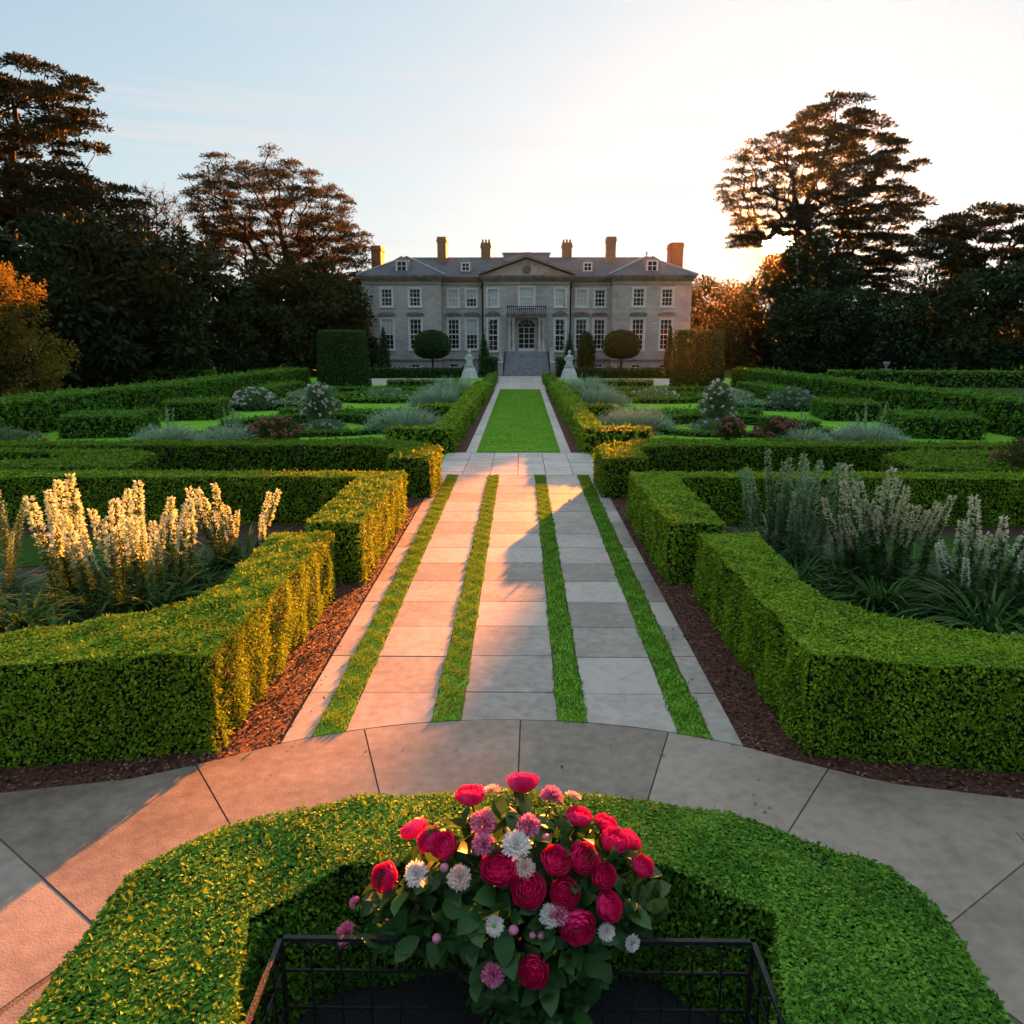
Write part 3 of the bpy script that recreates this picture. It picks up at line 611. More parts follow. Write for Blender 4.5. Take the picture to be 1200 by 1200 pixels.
for sg, sd in ((-1, 'left'), (1, 'right')):
    for k, (wd, y0, y1, xa, xb) in LAB.items():
        P = [(xa, y0), (xb + (1.6 if k < 3 else .5), y0), (xb + (1.6 if k < 3 else .5), y0 + .7), (xb, y0 + .9), (xb, y1), (xa, y1)]
        hedge('box_hedge', f'{wd} of three stepped hedges along the {sd} edge of the lawn', P if sg > 0 else mir(P), .86 - .02 * k, 330, .11, 'hedge_near', 20 + k + sg * 5, 'stepped hedges along the central lawn')
    P = [(1.98, 55), (2.7, 55), (2.7, 70), (1.98, 70)]
    hedge('box_hedge', f'low far hedge beside the pale paving in front of the steps, {sd} side', P if sg > 0 else mir(P), .6, 160, .15, 'hedge_far', 40 + sg)
    # tall boundary hedge in three lengths that step outwards
    segs = [('nearest length of the tall boundary hedge', [(18.6, 38.2), (21.0, 38.2), (22.6, 26), (20.2, 26)]), ('middle length of the tall boundary hedge', [(17.0, 48.6), (19.0, 48.6), (20.3, 38.25), (18.1, 38.25)]), ('farthest length of the tall boundary hedge', [(15.9, 61.5), (17.8, 61.5), (19.0, 48.65), (17.3, 48.65)])]
    for i, (lb, P) in enumerate(segs):
        hedge('boundary_hedge', f'{lb} on the {sd}', P if sg > 0 else mir(P), 1.36, 240, .15, 'hedge_far', 50 + i + sg * 4, 'tall boundary hedges', rough=.06)
    bx = [('larger low block hedge standing before the tall boundary hedge', [(14.9, 31.2), (17.7, 30.6), (18.3, 33.4), (15.3, 34.2)], .82), ('smaller low block hedge standing before the tall boundary hedge', [(14.2, 37.6), (16.5, 37.0), (17.0, 39.8), (14.6, 40.6)], .82), ('long thin block hedge far along the tall boundary hedge', [(14.9, 47.5), (16.6, 47.5), (16.2, 55), (14.6, 55)], .75)]
    for i, (lb, P, h) in enumerate(bx):
        hedge('block_hedge', f'{lb}, {sd} side', P if sg > 0 else mir(P), h, 240, .13, 'hedge_far', 60 + i + sg * 4, 'block hedges before the boundary', rough=.05)
    P = [(4.8, 73.2), (14.2, 73.2), (14.2, 74.4), (4.8, 74.4)]
    hedge('terrace_hedge', f'long low dark hedge at the foot of the house, {sd} half', P if sg > 0 else mir(P), .82, 120, .18, 'topiary', 70 + sg)
    P = [(24, 62.5), (62, 58), (62, 60), (24, 64)]
    hedge('field_hedge', f'distant low hedge in front of the dark trees, {sd} side', P if sg > 0 else mir(P), 1.1, 60, .25, 'hedge_far', 75 + sg)
    # low scrolling parterre hedges
    par = [('wavy low hedge directly behind the long clipped hedge', ribbon(smoothed([(4.3, 27.3), (6.5, 27.6), (9, 28.4), (11, 29.3), (12.5, 30.6)]), .6), .3, 'hedge_mid'),
           ('crescent of low hedge curving behind the tall white rose', ribbon(smoothed([(5.4, 33.3), (6.2, 35.2), (7.6, 36.8), (9.6, 36.6), (11.2, 35.2), (12.4, 33.5)]), .55), .4, 'hedge_far'),
           ('crescent of low hedge curving in front of the tall white rose', ribbon(smoothed([(5.6, 32.6), (7.2, 31.6), (9.4, 31.4), (11.6, 32.0), (12.6, 32.9)]), .5), .22, 'hedge_far'),
           ('straight low hedge crossing the parterre beyond the rose', ribbon([(4.6, 39.6), (7, 39.5), (10, 39.8), (12, 40.2)], .6), .3, 'hedge_far'),
           ('oval low hedge ringing a bed in the far parterre', ribbon([(8.2 + 3.2 * math.cos(t), 49.5 + 2.6 * math.sin(t)) for t in np.linspace(.1, 6.1, 26)], .6), .32, 'hedge_far'),
           ('low hedge strip just before the topiary drum', ribbon([(5.0, 55.5), (8, 55.8), (11, 55.4), (14.5, 56.2)], .7), .35, 'hedge_far'),
           ('farthest low hedge strip level with the topiary drum', ribbon([(4.6, 61.5), (7, 61.6), (10.0, 61.3)], .8), .5, 'hedge_far')]
    for i, (lb, P, h, mt) in enumerate(par):
        hedge('parterre_hedge', f'{lb}, {sd} garden', P if sg > 0 else mir(P), h, 300 if i < 3 else 150, .10 if i < 3 else .16, mt, 80 + i + sg * 8, 'low scrolling parterre hedges', rough=.03)
    # grey-green thyme bank sweeping back
    P = ribbon(smoothed([(15.3, 42.6), (13.2, 43.2), (11.0, 43.0), (10.2, 43.6), (11.6, 45.6), (13.2, 48), (13.6, 51), (13.2, 55)]), 1.5)
    hedge('thyme_bank', f'grey-green mounded bank sweeping back through the {sd} parterre', P if sg > 0 else mir(P), .38, 260, .12, 'thyme', 95 + sg, rough=.07)

# ------------------------------------------------------------------ the house
XC = .6
house = empty('country_house', (XC, 82, 0), 'grey stone country house with slate roof, pediment and tall chimneys', 'house')
EAVE = 9.1
def wall(mb, x0, x1, y, z0, z1, holes, depth=.28, mat=0):
    """south-facing wall at y with real openings and reveals"""
    xs = sorted({x0, x1, *[h[0] for h in holes], *[h[1] for h in holes]}); zs = sorted({z0, z1, *[h[2] for h in holes], *[h[3] for h in holes]})
    for xa, xb in zip(xs[:-1], xs[1:]):
        for za, zb in zip(zs[:-1], zs[1:]):
            cx, cz = (xa + xb) / 2, (za + zb) / 2
            if any(h[0] < cx < h[1] and h[2] < cz < h[3] for h in holes): continue
            mb.add([(xa, y, za), (xb, y, za), (xb, y, zb), (xa, y, zb)], [(0, 1, 2, 3)], mat)
    for a, b, c, d in holes:
        q = y + depth
        mb.add([(a, y, c), (b, y, c), (b, y, d), (a, y, d), (a, q, c), (b, q, c), (b, q, d), (a, q, d)],
               [(0, 4, 5, 1), (1, 5, 6, 2), (2, 6, 7, 3), (3, 7, 4, 0)], mat)
# windows, relative to the house axis: (x, y wall, half width, z0, z1, columns, rows, kind, head)
WY, RY, CY = 0.0, 1.7, .45
WIN = []
for s in (-1, 1):
    for i, x in enumerate((11.05, 13.85)):
        WIN += [(s * x, WY, .56, 6.55, 8.25, 3, 4, 'dark', 'plain'), (s * x, WY, .60, 2.35, 5.35, 3, 6, 'dark', 'hood'), (s * x - .1, WY, .48, .22, .92, 2, 2, 'dark', 'none')]
    for i, x in enumerate((5.55, 7.4)):
        WIN += [(s * x, RY, .54, 6.55, 8.25, 3, 4, 'dark', 'plain'), (s * x, RY, .58, 2.35, 5.35, 3, 6, 'dark', 'arch' if i == 0 else 'hood'), (s * x, RY, .45, .22, .92, 2, 2, 'dark', 'none')]
    WIN += [(s * 3.35, CY, .52, 6.55, 8.25, 3, 4, 'blind', 'plain'), (s * 3.35, CY, .52, 2.2, 5.35, 2, 6, 'dark', 'ped')]
WIN.append((0.0, CY, .74, 6.55, 8.4, 4, 4, 'blind', 'plain'))
BL = {(-13.85, 2.35): 'half', (-7.4, 6.55): 'blind', (-5.55, 6.55): 'half', (5.55, 6.55): 'blind', (-5.55, 2.35): 'half', (13.85, 6.55): 'dark'}
wb = MB()
def hol(y): return [(x - h, x + h, a, b) for x, yy, h, a, b, *_ in WIN if yy == y]
for s in (-1, 1):
    xa, xb = (8.5, 16.2) if s > 0 else (-16.2, -8.5)
    wall(wb, xa, xb, WY, 0, EAVE, [h for h in hol(WY) if xa < h[0] < xb])
    xa, xb = (4.25, 8.5) if s > 0 else (-8.5, -4.25)
    wall(wb, xa, xb, RY, 0, EAVE, [h for h in hol(RY) if xa < h[0] < xb])
    for x, y0, y1 in ((s * 16.2, 0, 14), (s * 8.5, 0, RY), (s * 4.25, CY, RY)):
        wb.add([(x, y0, 0), (x, y1, 0), (x, y1, EAVE), (x, y0, EAVE)], [(0, 1, 2, 3)])
DOOR = (-.86, .86, 2.2, 4.6)
hs = hol(CY) + [DOOR]
wall(wb, -4.25, 4.25, CY, 0, EAVE, hs, .5)
wb.add([(-16.2, 14, 0), (16.2, 14, 0), (16.2, 14, EAVE), (-16.2, 14, EAVE)], [(3, 2, 1, 0)])
wb.obj('wall', M['stone_wall'], house)
# plinth, string courses, corner stones, cornice
tb = MB(); cb = MB()
def band(mb, z0, z1, pr):
    for s in (-1, 1):
        xa, xb = sorted((s * (8.5 - pr), s * (16.2 + pr))); mb.bb(xa, xb, WY - pr, WY - .002, z0, z1)
        xa, xb = sorted((s * (4.25 + pr), s * (8.5 - pr))); mb.bb(xa, xb, RY - pr, RY - .002, z0, z1)
        xa, xb = sorted((s * 8.498, s * (8.5 - pr))); mb.bb(xa, xb, WY + .0, RY - pr - .002, z0, z1)
        xa, xb = sorted((s * 16.202, s * (16.2 + pr))); mb.bb(xa, xb, WY, 14, z0, z1)
        xa, xb = sorted((s * 4.252, s * (4.25 + pr))); mb.bb(xa, xb, CY + .0, RY - pr - .002, z0, z1)
    mb.bb(-4.25 - pr, 4.25 + pr, CY - pr, CY - .002, z0, z1)
band(tb, 1.22, 1.40, .10)
tb.obj('string_course', M['stone_dark'], house)
band(cb, EAVE - .18, EAVE + .06, .16); band(cb, EAVE + .063, EAVE + .26, .36); band(cb, EAVE + .263, EAVE + .42, .50)
band(cb, EAVE - .5, EAVE - .42, .06)
cb.obj('cornice', M['stone_dark'], house)
for s in (-1, 1):
    for x, y in ((16.2, WY), (8.5, WY), (4.25, CY)):
        qb = MB(); z = .02; k = 0
        while z < EAVE - .6:
            wd = .62 if k % 2 == 0 else .42
            if True:
                xa, xb = sorted((s * (x + .03), s * (x - wd if x != 8.5 else x + wd))) if x != 8.5 else sorted((s * (8.5 - .03), s * (8.5 + wd)))
                qb.bb(xa, xb, y - .035, y - .003, z, z + .3601)
            z += .36; k += 1
        qb.obj('corner_stones', M['stone_trim'], house)
# window units
def win_unit(x, y, h, a, b, nc, nr, kind, head):
    fr = MB(); g = y + .16
    t = .10
    fr.bb(x - h + .004, x - h + t, g - .05, g + .05, a + .004, b - .004); fr.bb(x + h - t, x + h - .004, g - .05, g + .05, a + .004, b - .004)
    fr.bb(x - h + t, x + h - t, g - .05, g + .05, a + .004, a + t); fr.bb(x - h + t, x + h - t, g - .05, g + .05, b - t, b - .004)
    for i in range(1, nc): xx = x - h + 2 * h * i / nc; fr.bb(xx - .022, xx + .022, g - .03, g + .02, a + t, b - t)
    for i in range(1, nr):
        zz = a + (b - a) * i / nr; hw = .05 if (i == nr // 2) else .02
        fr.bb(x - h + t, x + h - t, g - .04 if hw > .03 else g - .026, g + .018, zz - hw, zz + hw)
    if head != 'none':      # painted outer casing
        fr.bb(x - h - .13, x - h - .001, y - .06, y - .004, a, b); fr.bb(x + h + .001, x + h + .13, y - .06, y - .004, a, b)
        fr.bb(x - h - .13, x + h + .13, y - .06, y - .004, b + .001, b + .12); fr.bb(x - h - .16, x + h + .16, y - .12, y - .004, a - .13, a - .002)
    w = fr.obj('window', M['white'], house)
    kind = BL.get((round(x, 2), a), kind)
    if kind == 'half':
        m = a + (b - a) * .52
        p = MB(); p.bb(x - h + .05, x + h - .05, g + .022, g + .034, a + .05, m); p.obj('pane', M['glass_dark'], w)
        p = MB(); p.bb(x - h + .05, x + h - .05, g + .022, g + .034, m + .001, b - .05); p.obj('blind', M['blind'], w)
    else:
        p = MB(); p.bb(x - h + .05, x + h - .05, g + .022, g + .034, a + .05, b - .05)
        p.obj('pane', M['glass_dark'] if kind == 'dark' else M['blind'], w)
    if head in ('hood', 'arch', 'ped'):
        hd = MB(); z = b + .34
        hd.bb(x - h - .22, x + h + .22, y - .20, y - .004, z, z + .10)
        if head == 'ped': hd.add([(x - h - .3, y - .22, z + .101), (x + h + .3, y - .22, z + .101), (x, y - .22, z + .5), (x - h - .3, y - .004, z + .101), (x + h + .3, y - .004, z + .101), (x, y - .004, z + .5)], [(0, 1, 2), (0, 2, 5, 3), (1, 4, 5, 2), (0, 3, 4, 1)])
        else:
            n = 8; R = h + .28; hh = .28 if head == 'arch' else .2
            for k in range(n):
                t0, t1 = math.pi * k / n, math.pi * (k + 1) / n
                pa, pb = (x - R * math.cos(t0), z + .101 + hh * math.sin(t0)), (x - R * math.cos(t1), z + .101 + hh * math.sin(t1))
                hd.add([(pa[0], y - .2, z + .101), (pb[0], y - .2, z + .101), (pb[0], y - .2, pb[1]), (pa[0], y - .2, pa[1]), (pa[0], y - .004, pa[1]), (pb[0], y - .004, pb[1])], [(0, 1, 2, 3), (3, 2, 5, 4)])
        hd.obj('window_hood', M['stone_dark'], w)
for u in WIN: win_unit(*u)
# roof: main range, two hipped wings, central gable with pediment
rb = MB(); ZR, ZE = 11.75, EAVE + .43
def quad(*p): rb.add(p, [tuple(range(len(p)))])
quad((-8.2, RY - .5, ZE), (8.2, RY - .5, ZE), (12.3, 7.5, ZR), (-12.3, 7.5, ZR))
quad((-12.3, 7.5, ZR), (12.3, 7.5, ZR), (12.3, 14.4, ZE), (-12.3, 14.4, ZE))
for s in (-1, 1):
    xo, xi, xm = s * 16.7, s * 8.0, s * 12.35
    def q2(*p): rb.add(p if s > 0 else p[::-1], [tuple(range(len(p)))])
    q2((xi, WY - .5, ZE), (xo, WY - .5, ZE), (xm, 4.6, ZR - .12))
    q2((xo, WY - .5, ZE), (xo, 14.5, ZE), (xm, 10.5, ZR - .12), (xm, 4.6, ZR - .12))
    q2((xi, 14.5, ZE), (xi, WY - .5, ZE), (xm, 4.6, ZR - .12), (xm, 10.5, ZR - .12))
    q2((xo, 14.5, ZE), (xi, 14.5, ZE), (xm, 10.5, ZR - .12))
# gable behind the pediment
quad((-4.75, CY - .4, ZE), (0, CY - .4, ZE + 1.72), (0, 7, ZE + 1.72), (-4.75, 7, ZE)); quad((4.75, CY - .4, ZE), (4.75, 7, ZE), (0, 7, ZE + 1.72), (0, CY - .4, ZE + 1.72))
roof = rb.obj('roof', M['slate'], house)
lb = MB()
for s in (-1, 1):
    for p, q in (((s * 16.7, WY - .5, ZE), (s * 12.35, 4.6, ZR - .12)), ((s * 8.0, WY - .5, ZE), (s * 12.35, 4.6, ZR - .12))): lb.tube([np.array(p) + (0, 0, .03), np.array(q) + (0, 0, .05)], .09, 6)
lb.tube([(-12.3, 7.5, ZR + .02), (12.3, 7.5, ZR + .02)], .10, 6)
lb.obj('roof_ridge', M['lead'], roof)
pb = MB(); zt = ZE + 1.55
pb.add([(-4.5, CY - .12, EAVE + .42), (4.5, CY - .12, EAVE + .42), (0, CY - .12, zt)], [(0, 1, 2)])
pd = pb.obj('pediment', M['stone_trim'], house)
rk = MB()
for s in (-1, 1):
    a, b = np.array((s * 4.85, 0, EAVE + .44)), np.array((0, 0, zt + .12))
    rk.add([a + (0, CY - .62, 0), b + (0, CY - .62, 0), b + (0, CY - .62, .22), a + (0, CY - .62, .22), a + (0, CY - .1, 0), b + (0, CY - .1, 0), b + (0, CY - .1, .22), a + (0, CY - .1, .22)],
           [(0, 1, 2, 3) if s < 0 else (3, 2, 1, 0), (3, 2, 6, 7), (0, 4, 5, 1)])
rk.obj('raking_cornice', M['stone_dark'], pd)
em = MB(); em.lathe([(.02, -.05), (.34, -.04), (.40, .0), (.3, .06), (.02, .09)], seg=14)
e = em.obj('carved_emblem', M['stone_dark'], pd); e.rotation_euler = (math.radians(90), 0, 0); e.location = (0, CY - .16, EAVE + .98)
fn = MB()
fn.bb(-2.4, 2.4, 6.4, 9.4, ZR - .35, ZR + .38); fn.bb(-2.55, 2.55, 6.25, 9.55, ZR + .382, ZR + .48)
fn.bb(-2.5, -2.0, 7.2, 8.2, ZR + .48, ZR + .56); fn.bb(-.3, .5, 7.2, 8.2, ZR + .482, ZR + .6)
fn.obj('roof_lantern', M['lead'], roof)
def finial(x, y, z, p):
    f = MB(); f.lathe([(.10, 0), (.14, .1), (.06, .2), (.14, .36), (.02, .55)], (x, y, z), 8); f.obj('finial', M['stone_trim'], p)
finial(12.35, 4.6, ZR - .12, roof)
# chimneys
def chimney(x, y, z0, z1, wx, wy, mat, pots):
    c = MB(); c.bb(x - wx, x + wx, y - wy, y + wy, z0, z1 - .5); c.bb(x - wx - .09, x + wx + .09, y - wy - .09, y + wy + .09, z1 - .498, z1 - .28); c.bb(x - wx - .03, x + wx + .03, y - wy - .03, y + wy + .03, z1 - .278, z1)
    ch = c.obj('chimney', M[mat], roof)
    for i in range(pots):
        p = MB(); px_ = x + (i - (pots - 1) / 2) * 2 * wx / max(pots, 1); p.lathe([(.13, 0), (.15, .05), (.11, .1), (.10, .32), (.13, .36)], (px_, y, z1 + .002), 8); p.obj('chimney_pot', M['brick_buff'], ch)
chimney(-15.75, 7.0, 9.6, 12.9, .5, 1.2, 'brick_red', 0); chimney(15.7, 7.0, 9.6, 13.15, .62, 1.3, 'brick_red', 0)
for s in (-1, 1):
    chimney(s * 8.85, 6.6, 10.8, 13.75, .45, .9, 'brick_buff', 0); chimney(s * 4.3, 7.6, 11.4, 13.3, .5, .5, 'brick_buff', 3)
# dormers
def dormer(x, y, z, hw, hh, arch):
    d = MB(); d.bb(x - hw - .12, x + hw + .12, y, y + 1.6, z, z + hh)
    if arch: 
        n = 10; R = hw + .12
        top = [(x - R * math.cos(math.pi * k / n), z + hh + .001 + .42 * math.sin(math.pi * k / n)) for k in range(n + 1)]
        d.add([(a, y - .06, b) for a, b in top] + [(a, y + 1.8, b) for a, b in top], [tuple(range(n + 1))[::-1]] + [(k, k + 1, n + 2 + k, n + 1 + k) for k in range(n)])
    else:
        d.add([(x - hw - .2, y - .1, z + hh + .001), (x + hw + .2, y - .1, z + hh + .001), (x + hw + .2, y + 1.6, z + hh + .001), (x - hw - .2, y + 1.6, z + hh + .001), (x, y - .1, z + hh + .4), (x, y + 1.8, z + hh + .4)], [(0, 1, 4), (1, 2, 5, 4), (3, 0, 4, 5)])
    dd = d.obj('dormer', M['lead'], roof)
    f = MB()
    f.bb(x - hw, x - hw + .14, y - .05, y - .002, z + .1, z + hh - .02); f.bb(x + hw - .14, x + hw, y - .05, y - .002, z + .1, z + hh - .02)
    f.bb(x - hw + .14, x + hw - .14, y - .05, y - .002, z + hh - .14, z + hh - .02); f.bb(x - hw + .14, x + hw - .14, y - .05, y - .002, z + .1, z + .2)
    f.bb(x - .03, x + .03, y - .045, y - .004, z + .2, z + hh - .14); f.bb(x - hw + .14, x + hw - .14, y - .04, y - .006, z + hh * .55 - .025, z + hh * .55 + .025)
    f.obj('window_frame', M['white'], dd)
    g = MB(); g.bb(x - hw + .1, x + hw - .1, y - .022, y - .012, z + .15, z + hh - .1); g.obj('pane', M['glass_dark'], dd)
for s in (-1, 1): dormer(s * 12.35, WY + .6, ZE + .25, .55, 1.2, False); dormer(s * 6.15, RY + .7, ZE + .42, .46, 1.0, True)
# drainpipes
for s in (-1, 1):
    p = MB(); p.tube([(s * 4.42, RY - .12, 0), (s * 4.42, RY - .12, EAVE - .2)], .09, 8); p.bb(s * 4.42 - .17, s * 4.42 + .17, RY - .28, RY - .02, EAVE - .75, EAVE - .5); p.obj('drainpipe', M['pipe'], house)
# entrance: arched glazed door, portico with columns and balcony, steps
d = MB(); gy = CY + .3
for x in (-.82, -.28, .22, .76): d.bb(x, x + .06, gy - .05, gy + .03, 2.2, 4.6)
for z in (2.2, 2.9, 3.4, 3.9, 4.5): d.bb(-.86, .86, gy - .045, gy + .028, z, z + (.3 if z < 2.5 else .05))
door = d.obj('door', M['white'], house)
g = MB(); g.bb(-.85, .85, gy + .032, gy + .045, 2.2, 4.6); g.obj('pane', M['glass_dark'], door)
fl = MB(); n = 14
for k in range(n):
    t0, t1 = math.pi * k / n, math.pi * (k + 1) / n
    for r0, r1, yy in ((.86, 1.05, CY - .14), (.42, .46, CY - .10)):
        fl.add([(-r0 * math.cos(t0), yy, 4.6 + r0 * math.sin(t0) * .85), (-r0 * math.cos(t1), yy, 4.6 + r0 * math.sin(t1) * .85), (-r1 * math.cos(t1), yy, 4.6 + r1 * math.sin(t1) * .85), (-r1 * math.cos(t0), yy, 4.6 + r1 * math.sin(t0) * .85)], [(3, 2, 1, 0)])
for t in (.6, 1.2, 1.94, 2.54): fl.tube([(-.44 * math.cos(t), CY - .1, 4.6 + .38 * math.sin(t)), (-.86 * math.cos(t), CY - .1, 4.6 + .73 * math.sin(t))], .025, 4)
fo = fl.obj('fanlight', M['stone_trim'], door)
g = MB(); g.add([(-.86 * math.cos(math.pi * k / n), CY - .07, 4.6 + .73 * math.sin(math.pi * k / n)) for k in range(n + 1)], [tuple(range(n + 1))[::-1]]); g.obj('fanlight_glass', M['glass_dark'], door)
po = MB()
po.bb(-1.85, 1.85, CY - 1.25, CY - .004, 5.45, 5.75); po.bb(-2.0, 2.0, CY - 1.4, CY - .004, 5.752, 5.92)
for s in (-1, 1): po.bb(s * 1.45 - .28, s * 1.45 + .28, CY - .16, CY - .004, 2.2, 5.448)
portico = po.obj('portico', M['stone_dark'], house)
for s in (-1, 1):
    for xx in (1.3, 1.68):
        c = MB(); c.lathe([(.22, 0), (.22, .12), (.17, .18), (.165, 1.2), (.15, 3.0), (.2, 3.1), (.22, 3.24)], (s * xx, CY - 1.0, 2.2), 14); c.obj('column', M['stone_trim'], portico)
bl = MB(); bl.bb(-1.9, 1.9, CY - 1.3, CY - 1.2, 6.5, 6.58)
for k in range(20): x = -1.86 + k * .196; bl.bb(x - .03, x + .03, CY - 1.28, CY - 1.22, 5.922, 6.5)
for s in (-1, 1): bl.bb(s * 1.86 - .05, s * 1.86 + .05, CY - 1.2, CY - .01, 6.5, 6.58)
bl.obj('balcony', M['pipe'], portico)
st = MB(); ns = 12
for k in range(ns):
    z1 = 2.2 - k * 2.2 / ns; st.bb(-2.0 - .02 * k, 2.0 + .02 * k, -1.0 - .36 * (k + 1), -1.0 - .36 * k - .001, 0, z1)
st.bb(-2.4, 2.4, -1.0, CY - .003, 0, 2.198)
steps = st.obj('steps', M['step_stone'], house)
for s in (-1, 1):
    pk = MB()
    pk.bb(s * 2.45 - .2, s * 2.45 + .2, -2.9, -1.001, 0, 2.5); pk.bb(s * 2.45 - .26, s * 2.45 + .26, -2.95, -1.002, 2.502, 2.62)
    pk.bb(s * 2.5 - .22, s * 2.5 + .22, -5.2, -2.96, 0, 1.2); pk.bb(s * 2.5 - .27, s * 2.5 + .27, -5.25, -2.97, 1.202, 1.3)
    pk.obj('step_wall', M['stone_trim'], steps)

# ------------------------------------------------------------------ trees
def in_poly(P, q):
    x, z = q[:, 0], q[:, 1]; c = np.zeros(len(q), bool); n = len(P)
    for i in range(n):
        (x0, z0), (x1, z1) = P[i], P[(i + 1) % n]
        m = ((z0 > z) != (z1 > z)) & (x < (x1 - x0) * (z - z0) / (z1 - z0 + 1e-12) + x0); c ^= m
    return c
def spread(P, n, rng):
    P = np.array(P); lo, hi = P.min(0), P.max(0); q = rng.random((n * 60, 2)) * (hi - lo) + lo; q = q[in_poly([tuple(p) for p in P], q)]
    q = q[:max(n * 14, 200)]
    out = [q[0]]; d = np.linalg.norm(q - q[0], axis=1)
    for _ in range(min(n, len(q)) - 1):
        k = int(d.argmax()); out.append(q[k]); d = np.minimum(d, np.linalg.norm(q - q[k], axis=1))
    return np.array(out)
def bez(a, b, c, n=7):
    t = np.linspace(0, 1, n)[:, None]; return (1 - t) ** 2 * a + 2 * t * (1 - t) * b + t * t * c
def tree(name, label, Y, trunk, tr, crowns, mats, seed, group=None, cat='tree', slope=.1, twigs=4, limb=.034, droop=.25, arch=.06, low=.2):
    """trunk: [(x,z)..] metres in the world; crowns: dicts with poly, n, r, flat, per, leaf, mat, depth"""
    rng = np.random.default_rng(seed); bx = trunk[0][0]
    root = empty(name, (bx, Y, 0), label, cat, group)
    tp = np.array([(x - bx, rng.normal(0, .12) if i else 0, max(z, 0) if i else -.2) for i, (x, z) in enumerate(trunk)])
    tt = np.linspace(0, 1, len(tp)); ts = np.linspace(0, 1, 24)
    fine = np.column_stack([np.interp(ts, tt, tp[:, k]) for k in range(3)]); fine[1:-1, :2] += rng.normal(0, tr * .12, (22, 2))
    wood = MB(); rad = tr * (1 - ts * .86); rad[0] *= 1.5; rad[1] *= 1.15
    wood.tube(fine, rad, 10, 0)
    crown = MB()
    # every clump of foliage hangs on a bough that grows from the nearest wood below it
    nodes = [tuple(p) for p in fine[int(24 * low):]]; owner = [-1] * len(nodes); br = []
    cl = []
    for cr in crowns:
        zl = np.array([(x - bx, z) for x, z in cr['poly']]); q = spread([tuple(p) for p in zl], cr['n'], rng)
        cx = (zl[:, 0].min() + zl[:, 0].max()) / 2; hw = (zl[:, 0].max() - zl[:, 0].min()) / 2
        for (x, z) in q:
            y = rng.uniform(-1, 1) * cr['depth'] * math.sqrt(max(.12, 1 - min(1, abs((x - cx) / hw)) ** 2))
            cl.append((np.array([x, y, z]), cr))
    def tdist(c): return np.linalg.norm(fine - c, axis=1).min()
    cl.sort(key=lambda t: tdist(t[0]))
    for c, cr in cl:
        if cr.get('limbs', 1):
            Q = np.array(nodes); dv = c - Q; ln = np.linalg.norm(dv, axis=1) + 1e-6
            cost = ln * (1 + 2.2 * np.maximum(0, slope - dv[:, 2] / ln)); k = int(cost.argmin()); a = Q[k]; ln = ln[k]
            m = (a + c) / 2 + np.array([0, 0, arch * ln]) + rng.normal(0, .06 * ln, 3)
            p = bez(a, m, c); p[1:-1] += rng.normal(0, .018 * ln, (5, 3)); i = len(br)
            br.append([p, owner[k], 1]); j = owner[k]
            while j >= 0: br[j][2] += 1; j = br[j][1]
            for t in (2, 4, 6): nodes.append(tuple(p[t])); owner.append(i)
    for p, _, cnt in br:
        r0 = limb * math.sqrt(cnt) + .012; wood.tube(p, np.linspace(r0, max(.022, r0 * .55), 7), 5, 1, False)
    for c, cr in cl:
        r = cr['r'] * rng.uniform(.7, 1.3); fl = cr['flat']; mi = cr['mat']
        for _ in range(twigs if cr.get('limbs', 1) else 0):
            v = rnd_dir(1, rng)[0] * np.array([1, 1, fl]) * r * rng.uniform(.6, 1.0)
            wood.tube([c, c + v * .5 + rng.normal(0, .07 * r, 3), c + v], [.03, .02, .008], 3, 1, False)
        n = int(cr['per'] * rng.uniform(.7, 1.3))
        v = rnd_dir(n, rng) * (rng.random(n) ** (.45))[:, None]
        if fl < .5: v[:, 2] = np.abs(v[:, 2]) * .9 - .25
        pos = c + v * np.array([r, r, r * fl])
        if fl < .5: pos[:, 2] -= droop * (v[:, 0] ** 2 + v[:, 1] ** 2) * r * .5
        keep = smooth_noise(pos[:, 0] + pos[:, 1] * .7, pos[:, 2] * 1.8, seed, .9) > rng.uniform(-.9, -.3)
        if Y > 90 and bx > 20:      # a real gap among the boughs where the low sun looks through
            keep &= np.hypot(pos[:, 0] + bx - (.09 + .3029 * (Y + pos[:, 1])), pos[:, 2] - (4 + .1028 * (Y + pos[:, 1]))) > 1.2
        pos, v = pos[keep], v[keep]; n = len(pos)
        if n == 0: continue
        D = unit(v * np.array([1, 1, .6 if fl < .5 else 1]) + rnd_dir(n, rng) * .55 + np.array([0, 0, .25 if fl < .5 else -.1]))
        Ln = cr['leaf'] * rng.uniform(.6, 1.4, n)
        crown.leaves(pos, D, unit(rnd_dir(n, rng) * .8 + np.array([0, 0, 1.0])), Ln, Ln * cr.get('asp', .45), .1, mi)
    wood.obj('trunk', [M['bark'], M['twig']], root)
    crown.obj('crown', [M[m] for m in mats], root)
    return root
K = dict
